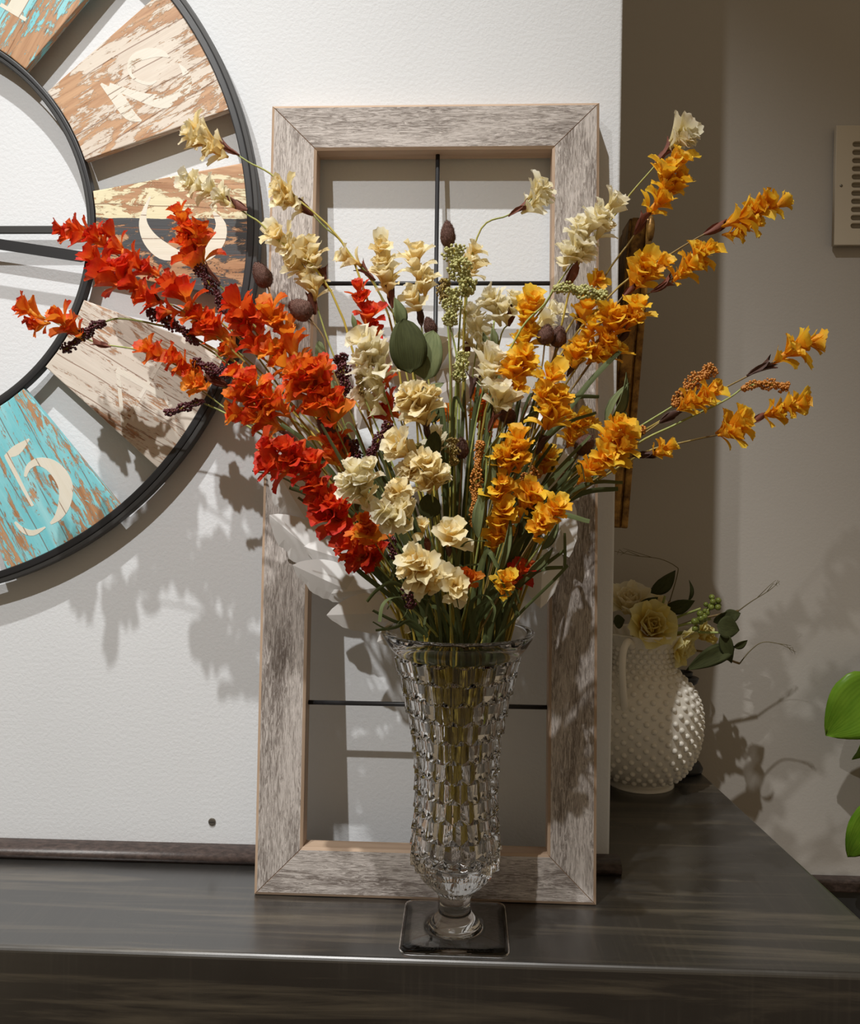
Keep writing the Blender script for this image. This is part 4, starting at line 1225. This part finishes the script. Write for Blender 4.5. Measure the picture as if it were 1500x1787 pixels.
spike('burgundy', 'burgundy seeds below the lowest cream cluster', -.22, [(708, 1022), (714, 1040), (716, 1062)], 26, [(716, 1062), (745, 1090)])
spike('burgundy', 'burgundy seeds between the closed bud and the orange bloom', -.18, [(672, 925), (682, 950), (690, 975)], 24, [(690, 975), (740, 1060)])
spike('greenseed', 'tall pale green seed spike in front of the vertical bar', -.13, [(790, 432), (798, 460), (810, 490), (822, 512)], 50, [(806, 510), (800, 600), (792, 800)], 6.2)
spike('greenseed', 'lower pale green seed spike under the tall one', -.14, [(792, 505), (790, 535), (784, 568)], 38, [(784, 568), (798, 640), (800, 820)], 5.5)
spike('oliveseed', 'olive-brown seed spike left of the tall pale green one', -.12, [(778, 488), (772, 510), (778, 530)], 26, [(778, 530), (785, 640), (785, 800)], 5.0)
spike('greenseed', 'pale green seed spike lying level across the right stile', -.15, [(1058, 516), (1030, 512), (1000, 505), (966, 502)], 30, [(966, 502), (950, 530), (900, 590), (840, 760)], 6.0)
spike('greenseed', 'pale green seed spike beside the round leaves', -.14, [(808, 615), (805, 640), (798, 665)], 34, [(798, 665), (795, 760), (790, 900)], 5.5)
spike('oliveseed', 'olive seed spike below the middle of the bouquet', -.18, [(790, 765), (790, 790), (792, 812)], 26, [(792, 812), (790, 900), (788, 1020)], 4.8)
spike('greenseed', 'small pale green seed spike behind the yellow-cream bloom', -.19, [(728, 775), (732, 795), (735, 810)], 22, [(735, 810), (755, 900), (770, 1020)], 4.8)
spike('oliveseed', 'pale seed spike under the large cream cluster', -.16, [(626, 655), (628, 672), (634, 690)], 16, [(634, 690), (680, 800), (750, 980)], 4.8)
spike('rustseed', 'rust-orange seed spike standing up among the right sprays', -.15, [(1244, 640), (1228, 655), (1208, 668), (1190, 690), (1175, 708)], 32, [(1175, 708), (1115, 745), (1060, 780), (940, 900)], 5.0)
spike('rustseed', 'rust-orange seed spike lying level at far right', -.15, [(1374, 676), (1350, 672), (1322, 670), (1294, 678)], 22, [(1294, 678), (1262, 700), (1180, 740), (1090, 790), (940, 930)], 5.0)
spike('rustseed', 'small rust-orange seed head near the wall corner', -.16, [(1124, 748), (1112, 754), (1100, 760)], 22, [(1100, 760), (1040, 800), (930, 930)], 4.8)
spike('rustseed', 'tall rust-brown seed spike upright in the middle', -.17, [(838, 770), (832, 820), (828, 875), (826, 920)], 22, [(826, 920), (815, 1040)], 4.8, dens=0.9)
spike('rustseed', 'rust seed spike in shade above the deep yellow bloom', -.17, [(935, 820), (915, 840), (900, 858)], 30, [(900, 858), (870, 960), (845, 1050)], 4.8)

# ---- fuzzy pods
def pod(label, y, c, lw, ang, px):
    root, path = new_spray('pod_stem', label, 'pod', 'fuzzy brown pods', px, y, 'stem_b', 0.0014, 0.0008)
    k = mpp(y)
    L, W = lw[0] * k, lw[1] * k
    a = math.radians(ang)
    ax = RC @ Vector((math.cos(a), math.sin(a), 0.15)); ax.normalize()
    bm = bmesh.new()
    bmesh.ops.create_icosphere(bm, subdivisions=4, radius=1)
    for v in bm.verts:
        z = v.co.z
        f = 1 + 0.10 * noise.noise(v.co * 6) + 0.05 * noise.noise(v.co * 17)
        tp = 1.0 - 0.22 * z
        v.co = Vector((v.co.x * W / 2 * tp * f, v.co.y * W / 2 * tp * f, z * L / 2 * f))
    base = [(v.co.copy(), v.normal.copy()) for v in bm.verts]
    for co, nn in base:
        for q in range(2):
            d = (nn + Vector((rnd.uniform(-.7, .7), rnd.uniform(-.7, .7), rnd.uniform(-.2, 1.0)))).normalized()
            s_ = Vector((d.y, -d.x, 0.1)).normalized() * 0.00022
            ve = [bm.verts.new(co - s_), bm.verts.new(co + s_), bm.verts.new(co + d * rnd.uniform(0.0007, 0.002))]
            bm.faces.new(ve)
    obj('pod', bm, M['fuzz'], root, True, mw=Matrix.Translation(at(c[0], c[1], y) - path[0]) @ orient(ax, 0.3))


pod('fuzzy brown pod standing in front of the right clock rim', -.12, (457, 480), (46, 31), 118, [(466, 498), (485, 552), (530, 640), (650, 850)])
pod('fuzzy brown pod in front of the left frame stile', -.13, (524, 540), (44, 36), 150, [(540, 556), (565, 590), (578, 640), (660, 850)])
pod('fuzzy mauve pod topping the pale green seed spike', -.12, (781, 409), (44, 25), 92, [(781, 430), (784, 500), (788, 700)])
pod('dark pod left of the two on the right stile', -.14, (952, 584), (34, 28), 75, [(950, 600), (940, 660), (900, 760), (845, 930)])
pod('brown pod right of its darker twin on the right stile', -.13, (974, 588), (36, 28), 80, [(970, 604), (950, 680), (900, 800), (840, 950)])
pod('small dark pod right of the big round leaf', -.12, (750, 570), (32, 22), 110, [(752, 588), (760, 660), (780, 800)])
pod('mauve pod half hidden among the yellow sprays', -.13, (884, 725), (32, 26), 150, [(892, 736), (880, 800), (840, 950)])
pod('mauve-brown pod near the right stile beside the rolled leaf', -.16, (1020, 776), (40, 30), 55, [(1010, 790), (960, 860), (870, 1010)])
pod('dark pod between the orange-red and cream sprays', -.14, (606, 782), (44, 24), 95, [(606, 805), (650, 900), (730, 1040)])
pod('dark pod in shade under the orange-red sprays', -.15, (570, 742), (44, 32), 125, [(582, 758), (640, 860), (730, 1030)])
pod('mauve pod in the middle between two seed spikes', -.17, (806, 782), (36, 22), 95, [(806, 800), (800, 900), (792, 1020)])

# ---- leaves
LEAFS = {}
def leaf_mesh(mat, k, kind):
    if (mat, k, kind) not in LEAFS:
        r_ = random.Random(900 + k)
        bm = bmesh.new(); uvl = bm.loops.layers.uv.verify()
        nu, nv = 7, 10; g = []
        for j in range(nv + 1):
            v = j / nv
            wd = {'round': math.sin(PI * v ** 0.8) ** 0.55 if 0 < v < 1 else 0, 'lance': math.sin(PI * v ** 0.75) ** 0.9 if 0 < v < 1 else 0,
                  'heart': (math.sin(PI * min(1, v * 0.93 + 0.07) ** 0.62) ** 0.8 if v < 1 else 0)}[kind] * 0.5
            g.append([(bm.verts.new((wd * (-1 + 2 * i / (nu - 1)), 0.16 * wd * (abs(-1 + 2 * i / (nu - 1)) ** 1.3) * -1 - 0.10 * math.sin(PI * v) + r_.uniform(-.006, .006), v - (0.10 * abs(-1 + 2 * i / (nu - 1)) if kind == 'heart' and v < 0.3 else 0))), (i / (nu - 1), v)) for i in range(nu)])
        for j in range(nv):
            for i in range(nu - 1):
                q = (g[j][i], g[j][i + 1], g[j + 1][i + 1], g[j + 1][i])
                f = bm.faces.new([x[0] for x in q])
                for l, x in zip(f.loops, q): l[uvl].uv = x[1]
        bmesh.ops.remove_doubles(bm, verts=bm.verts, dist=1e-5)
        bmesh.ops.recalc_face_normals(bm, faces=bm.faces[:])
        bmesh.ops.solidify(bm, geom=bm.faces[:], thickness=0.008)
        LEAFS[mat, k, kind] = mesh_of(bm, 'leaf', M[mat], True)
    return LEAFS[mat, k, kind]


def put_leaf(root, mat, p0, p1, wpx, y, kind='round', roll=0.0, k=0, y1=None):
    a, b = at(p0[0], p0[1], y), at(p1[0], p1[1], y if y1 is None else y1)
    z = (b - a); L = z.length; z.normalize()
    n_ = Vector((0, -1, 0)) - z * (-z.y); n_.normalize()
    n_ = Quaternion(z, roll) @ n_
    x = (n_ * -1).cross(z)
    m = Matrix((( x.x, -n_.x, z.x, 0), (x.y, -n_.y, z.y, 0), (x.z, -n_.z, z.z, 0), (0, 0, 0, 1)))
    return link('leaf', leaf_mesh(mat, k, kind), root, mw=Matrix.Translation(a - root.location) @ m @ Matrix.Diagonal((wpx * mpp(y), L, L, 1)))


def sprig(label, y, px, leaves, mat='sage'):
    root, path = new_spray('leaf_sprig', label, 'leaf', 'artificial leaf sprigs', px, y, 'stem_g', 0.0016, 0.0009)
    for i, l in enumerate(leaves):
        put_leaf(root, l[6] if len(l) > 6 else mat, l[0], l[1], l[2], y - l[3], l[4], l[5], i % 3)
    return root


sprig('sprig of big round dark green leaves left of the pale seed spikes', -.155, [(722, 648), (735, 720), (765, 900)],
      [((716, 652), (704, 556), 66, .006, 'round', 0.15, 'deep'), ((742, 664), (756, 576), 58, .0, 'round', -0.25), ((700, 575), (688, 518), 26, .002, 'lance', 0.5), ((735, 700), (775, 668), 24, .004, 'lance', -0.4), ((742, 735), (770, 700), 30, .002, 'round', 0.3), ((620, 575), (614, 548), 10, 0, 'lance', 0.2)])
sprig('tall rolled green leaf standing at the wall corner', -.17, [(1062, 735), (1030, 800), (960, 900), (880, 1040)], [((1052, 752), (1092, 650), 26, .002, 'lance', 0.75), ((1058, 745), (1097, 668), 18, .006, 'lance', -0.9), ((1070, 745), (1092, 718), 18, .004, 'round', 0.3)])
sprig('small green leaf beside the cream blooms at upper right', -.11, [(862, 560), (855, 620), (835, 760)], [((862, 610), (858, 570), 16, 0, 'lance', 0.3), ((856, 612), (842, 578), 12, 0, 'lance', -0.3)])
sprig('sprig with a long green leaf upright right of centre', -.2, [(850, 790), (842, 900), (818, 1050)], [((842, 880), (856, 770), 22, .002, 'lance', 0.5), ((834, 940), (848, 845), 22, .004, 'lance', -0.4), ((845, 800), (880, 745), 14, 0, 'lance', 0.3)])
sprig('round dark leaves below the yellow-cream blooms', -.2, [(745, 860), (755, 940), (775, 1050)], [((752, 905), (745, 862), 40, .002, 'round', 0.1, 'deep'), ((745, 800), (760, 752), 32, 0, 'round', 0.5, 'deep'), ((640, 905), (620, 870), 26, 0, 'round', 0.4, 'deep')])
sprig('two green leaves above the orange-red sprays at the left stile', -.12, [(560, 610), (600, 740), (700, 950)], [((562, 640), (556, 594), 20, 0, 'round', 0.2), ((600, 700), (575, 660), 16, 0, 'lance', 0.2), ((505, 790), (470, 770), 14, .03, 'lance', 0.4), ((545, 790), (500, 760), 14, .03, 'lance', -0.4)])
sprig('dark green leaves low on the right among the stems', -.2, [(990, 870), (930, 970), (860, 1060)], [((920, 1000), (965, 955), 18, 0, 'lance', 0.3), ((945, 960), (975, 905), 16, 0, 'lance', 0.4), ((905, 940), (950, 850), 18, .0, 'lance', -0.3, 'deep'), ((870, 1000), (890, 900), 16, .006, 'lance', 0.3)])

# ---- grass tufts
def ribbon(bm, pts, w0, tw):
    fr = frames(pts); n = len(pts)
    uvl = bm.loops.layers.uv.verify(); prev = None
    for i, p in enumerate(pts):
        f = i / (n - 1)
        t_, a_, b_ = fr[i]
        an = tw * f + tw * 0.3
        s_ = (b_ * math.cos(an) + a_ * math.sin(an))
        nn = (a_ * math.cos(an) - b_ * math.sin(an))
        w = w0 * (0.75 + 0.25 * math.sin(PI * f)) * 0.5
        q = [bm.verts.new(p - s_ * w), bm.verts.new(p + nn * w * 0.35), bm.verts.new(p + s_ * w)]
        if prev:
            for k in range(2):
                fc = bm.faces.new((prev[k], prev[k + 1], q[k + 1], q[k]))
                for l, u in zip(fc.loops, ((k / 2, f - 1 / (n - 1)), ((k + 1) / 2, f - 1 / (n - 1)), ((k + 1) / 2, f), (k / 2, f))): l[uvl].uv = u
        prev = q


def tuft(label, blades, rand, mat='blade'):
    base = VC + Vector((0, 0, 0.075))
    root = thing('grass_tuft', label, 'grass', base, 'artificial grass tufts')
    tb = None
    for (y, px, wpx) in blades:
        path = spray_path(px, y, root_r=0.010)
        path = path[11:]
        bm = bmesh.new()
        ribbon(bm, [p - base for p in path], wpx * mpp(y), rnd.uniform(-0.9, 0.9))
        link('blade', mesh_of(bm, 'blade', M[mat], True), root)
    for (n, x0, x1, y0, y1, d0, d1, droop) in rand:
        for i in range(n):
            tx, ty, d = rnd.uniform(x0, x1), rnd.uniform(y0, y1), rnd.uniform(d0, d1)
            mx = 790 + (tx - 790) * rnd.uniform(0.5, 0.75); my = ty + (1085 - ty) * rnd.uniform(0.35, 0.55)
            px = [(tx, ty), (mx, my)]
            if rnd.random() < droop:
                px = [(tx + (18 if tx > 790 else -18), ty + rnd.uniform(10, 34)), (tx, ty)] + px[1:]
            path = spray_path(px, d, root_r=0.012)[11:]
            bm = bmesh.new()
            ribbon(bm, [p - base for p in path], rnd.uniform(6.5, 11) * mpp(d), rnd.uniform(-1.2, 1.2))
            link('blade', mesh_of(bm, 'blade', M[mat], True), root)
    # the shared wrapped shank in the vase
    bm = bmesh.new()
    a = rnd.uniform(0, 6.28)
    tube(bm, [Vector((0.006 * math.cos(a), 0.006 * math.sin(a), 0)), Vector((0.007 * math.cos(a), 0.007 * math.sin(a), 0.09)), Vector((0.016 * math.cos(a), 0.013 * math.sin(a), 0.18))], [0.0058, 0.0062, 0.0052], 10)
    link('shank', mesh_of(bm, 'shank', M['stem_o'], True), root)


tuft('grass tuft of straight dark blades pointing right past the wall corner', [
    (-.17, [(1078, 853), (1000, 868), (900, 960)], 11), (-.18, [(1086, 842), (1010, 850), (900, 940)], 9), (-.2, [(1028, 910), (950, 900), (880, 980)], 11),
    (-.15, [(1082, 612), (1010, 690), (900, 860)], 11), (-.15, [(1045, 692), (980, 710), (890, 860)], 9), (-.16, [(1040, 720), (960, 760), (880, 900)], 8),
    (-.18, [(1045, 820), (960, 870), (880, 980)], 10), (-.17, [(1030, 760), (950, 850), (880, 980)], 10), (-.2, [(982, 990), (930, 1000), (870, 1060)], 9), (-.2, [(985, 960), (920, 1010), (860, 1070)], 9),
    (-.18, [(1000, 800), (930, 880), (870, 1000)], 12), (-.17, [(1050, 780), (960, 860), (880, 990)], 9), (-.19, [(1000, 850), (930, 910), (860, 1030)], 11), (-.21, [(985, 930), (985, 985), (978, 1000)], 6)], [(10, 930, 1040, 740, 900, -.2, -.12, 0.2)])
tuft('grass tuft with curled pale blades at the front of the vase rim', [
    (-.25, [(846, 944), (815, 945), (800, 970), (795, 1040)], 10), (-.24, [(834, 985), (805, 990), (795, 1020)], 9), (-.25, [(662, 1085), (668, 1055), (690, 1042), (742, 1046), (770, 1075)], 9),
    (-.24, [(858, 1085), (862, 1060), (845, 1038), (820, 1060)], 9), (-.24, [(640, 1050), (660, 1028), (690, 1018), (740, 1060)], 8), (-.25, [(800, 1060), (790, 1030), (765, 1040)], 8),
    (-.23, [(882, 1038), (850, 1048), (825, 1075)], 9), (-.25, [(740, 1090), (748, 1050), (762, 1042)], 7), (-.24, [(650, 1085), (680, 1098), (705, 1075), (720, 1060)], 6), (-.23, [(770, 920), (795, 975), (800, 1040)], 7)],
     [(16, 690, 900, 960, 1060, -.23, -.16, 0.7)])
tuft('grass tuft of dark blades leaning left across the white wreath', [
    (-.2, [(582, 958), (630, 1000), (700, 1060)], 9), (-.19, [(520, 868), (600, 930), (700, 1050)], 10), (-.18, [(505, 850), (560, 880), (680, 1020)], 11), (-.17, [(440, 822), (520, 850), (660, 1000)], 4),
    (-.18, [(560, 740), (610, 830), (710, 1010)], 10), (-.17, [(490, 740), (560, 800), (690, 1000)], 9), (-.19, [(575, 915), (640, 985), (715, 1065)], 10), (-.2, [(650, 1065), (690, 1085), (715, 1090)], 8), (-.2, [(655, 1100), (690, 1095), (720, 1085)], 7)],
     [(14, 540, 680, 730, 930, -.2, -.12, 0.2)])
tuft('grass tuft of dark upright blades filling the middle of the bouquet', [], [(34, 640, 940, 700, 960, -.19, -.10, 0.15)])
tuft('grass tuft at the back, seen between the cream and yellow sprays', [(-.13, [(865, 640), (868, 615), (850, 612), (830, 700), (815, 850)], 7), (-.14, [(850, 720), (862, 690), (848, 680), (825, 760)], 7), (-.14, [(1005, 690), (960, 700), (880, 800)], 8)],
     [(16, 780, 960, 620, 760, -.13, -.09, 0.2)])
tuft('grass tuft low in the vase mouth behind the curled blades', [], [(22, 690, 910, 985, 1070, -.17, -.07, 0.5)], 'blade')

# ------------------------------------------------------------------ flowers in the milk-glass pitcher
PV = Vector((PC.x, PC.y, 0))
def pit_root(name, label, cat, tipx, y, lowr=0.02, stem='stem_g'):
    a = rnd.uniform(0, 6.28)
    base = PV + Vector((lowr * math.cos(a), lowr * math.sin(a), 0.03))
    root = thing(name, label, cat, base, 'flowers in the milk-glass pitcher')
    nk = PV + Vector((0.018 * math.cos(a), 0.018 * math.sin(a), pzz(1150)))
    tip = at(tipx[0], tipx[1], y)
    path = smooth_path([base, nk, nk + (tip - nk) * 0.45 + Vector((0, 0, 0.016)), tip], 5)
    bm = bmesh.new(); tube(bm, [p - base for p in path], 0.0016, 6)
    link('stem', mesh_of(bm, 'stem', M[stem], True), root)
    return root, path


def rose(label, c, size, y, axis, mat='rose'):
    root, path = pit_root('rose', label, 'rose', c, y)
    ax = Vector(axis).normalized(); L = size * mpp(y) * 0.5
    ctr = at(c[0], c[1], y)
    mw = Matrix.Translation(ctr - ax * L * 0.6 - root.location) @ orient(ax, rnd.uniform(0, 6)) @ Matrix.Scale(L, 4)
    bm = bmesh.new(); uvl = bm.loops.layers.uv.verify()
    for (n, r0, th1, l_, w_) in ((3, 0.05, 0.1, 0.75, 0.5), (4, 0.14, 0.28, 0.8, 0.62)):
        for i in range(n): petal_geo(bm, uvl, rnd, l_, w_, 0.02, th1, 1.0, 0.03, 2 * PI * i / n + n, r0, 0.1)
    hd = link('rose_head', mesh_of(bm, 'rose_head', M[mat], True), root, mw=mw)
    for (n, r0, th0, th1, l_, w_) in ((5, 0.22, 0.10, 0.65, 0.85, 0.85), (6, 0.30, 0.45, 1.35, 0.92, 1.0)):
        for i in range(n):
            bm = bmesh.new(); uvl = bm.loops.layers.uv.verify()
            petal_geo(bm, uvl, rnd, l_, w_, th0, th1, 0.7, 0.05, 0.0, r0, 0.04)
            link('petal', mesh_of(bm, 'petal', M[mat], True), hd, mw=Matrix.Rotation(2 * PI * i / n + 0.3 * n, 4, 'Z'))
    return root


PY = PC.y
rose('open yellow rose facing forward over the pitcher rim', (1138, 1090), 96, PY - 0.045, (0.1, -0.9, 0.45))
rose('yellow rose drooping over the pitcher spout', (1192, 1128), 80, PY - 0.028, (0.75, -0.6, -0.25))
rose('small yellow rose at the right beneath the green berries', (1232, 1104), 54, PY - 0.005, (0.7, -0.5, 0.5))
rose('pale cream rose at the back of the pitcher by the wall corner', (1098, 1046), 92, PY + 0.005, (-0.1, -0.55, 0.85), 'ivory')
rose('pale rose behind the open yellow one', (1138, 1052), 60, PY + 0.015, (0.2, -0.5, 0.8), 'cream')
rb, pth = pit_root('berry_sprig', 'sprig of shiny green berries above the small yellow rose', 'berries', (1222, 1062), PY - 0.03)
for i in range(24):
    f = i / 23
    c_ = at(1214 + 38 * f + rnd.uniform(-11, 11), 1094 - 48 * f + rnd.uniform(-10, 10), PY - 0.03 + rnd.uniform(-.008, .008))
    if i == 0:
        bm = bmesh.new(); bmesh.ops.create_icosphere(bm, subdivisions=2, radius=1.0); bmj = mesh_of(bm, 'berry', M['greenberry'], True)
    link('berry', bmj, rb, mw=Matrix.Translation(c_ - rb.location) @ Matrix.Scale(0.0042 * rnd.uniform(.8, 1.15), 4))
bm = bmesh.new(); tube(bm, [at(1205, 1105, PY - .03) - rb.location, at(1225, 1075, PY - .03) - rb.location, at(1254, 1044, PY - .03) - rb.location], 0.0012, 6)
obj('berry_stalk', bm, M['stem_g'], rb, True)
def pit_leaf(label, lv, tipx, y, mat='deep', name='leaf_sprig'):
    root, path = pit_root(name, label, 'leaf', tipx, y)
    for i, l in enumerate(lv): put_leaf(root, mat, l[0], l[1], l[2], y - 0.002 * i, 'lance', l[3], i % 3)
pit_leaf('dark ivy leaves standing highest behind the pitcher roses', [((1135, 1035), (1178, 995), 30, 0.3), ((1200, 1050), (1202, 1012), 14, 0.8), ((1112, 1062), (1148, 1042), 24, 0.2)], (1160, 1040), PY - 0.01)
pit_leaf('dark ivy leaves around the green berries', [((1160, 1060), (1212, 1048), 30, 0.4), ((1244, 1086), (1272, 1066), 20, 0.3), ((1262, 1080), (1292, 1070), 24, -0.4)], (1240, 1080), PY - 0.02)
pit_leaf('broad dark leaves hanging at the right of the pitcher', [((1282, 1128), (1196, 1170), 34, 0.4), ((1250, 1092), (1290, 1100), 40, -0.3), ((1262, 1100), (1276, 1158), 24, 0.4), ((1280, 1130), (1304, 1117), 14, 0.2), ((1070, 1085), (1090, 1082), 26, 0.2)], (1262, 1104), PY - 0.03)
def twig(label, px, y):
    root, path = pit_root('twig', label, 'twig', px[-1], y, stem='stem_b')
    bm = bmesh.new()
    pp = smooth_path([at(p[0], p[1], y) - root.location for p in px[::-1]], 6)
    tube(bm, pp, [0.0009 - 0.0006 * i / (len(pp) - 1) for i in range(len(pp))], 5)
    e = pp[-1]
    for k in (4, 8, 11):
        q = pp[-k]
        tube(bm, [q, q + (e - q) * 0.5 + Vector((0, 0, 0.004)), q + (e - q) * 0.8 + Vector((0.001, 0, 0.006 if k % 2 else -0.004))], [0.0005, 0.0004, 0.0002], 4)
    obj('twig_end', bm, M['twig'], root, True)
twig('thin dry twig reaching up right from the pitcher', [(1360, 1014), (1342, 1030), (1310, 1050), (1288, 1066)], PY + 0.0)
twig('thin dry twig arching right, lowest from the pitcher', [(1388, 1138), (1360, 1124), (1330, 1121), (1308, 1136), (1290, 1158)], PY - 0.01)
twig('thin dry twig arching left behind the pitcher flowers', [(1072, 962), (1110, 970), (1150, 975), (1178, 988), (1182, 1000), (1168, 1050)], PY + 0.02)

# ------------------------------------------------------------------ trailing green plant at the right edge
yl = YB - 0.075
pl = at(1575, 1190, YB - 0.052)
pot = thing('wall_planter', 'wall planter with bright green trailing leaves at the right edge', 'plant', (pl.x, YB - 0.053, pl.z))
bm = bmesh.new()
lathe(bm, [(0.030, -0.05), (0.034, -0.045), (0.048, 0.03), (0.051, 0.036), (0.051, 0.042), (0.046, 0.042), (0.043, 0.03), (0.03, 0.02)], 36, close_bot=True, close_top=True)
obj('pot', bm, plain('white_glazed_pot', (0.7, 0.68, 0.63), 0.3), pot, True)
vp = smooth_path([pot.location + Vector((0, 0, 0.02)), pot.location + Vector((-0.02, -0.02, 0.06)), at(1535, 1180, yl), at(1522, 1300, yl + 0.01), at(1522, 1460, yl + 0.015)], 6)
bm = bmesh.new(); tube(bm, [p - pot.location for p in vp], 0.0018, 6)
obj('vine', bm, M['stem_g'], pot, True)
for (a_, b_, w_, r_, k) in (((1530, 1205), (1440, 1284), 112, 0.25, 0), ((1530, 1262), (1486, 1326), 62, -0.5, 1), ((1535, 1415), (1478, 1496), 66, 0.4, 2), ((1560, 1150), (1640, 1240), 90, 0.3, 1), ((1540, 1330), (1610, 1400), 80, -0.2, 2)):
    put_leaf(pot, 'pothos', a_, b_, w_, yl - 0.01, 'heart', r_, k, yl + 0.012)
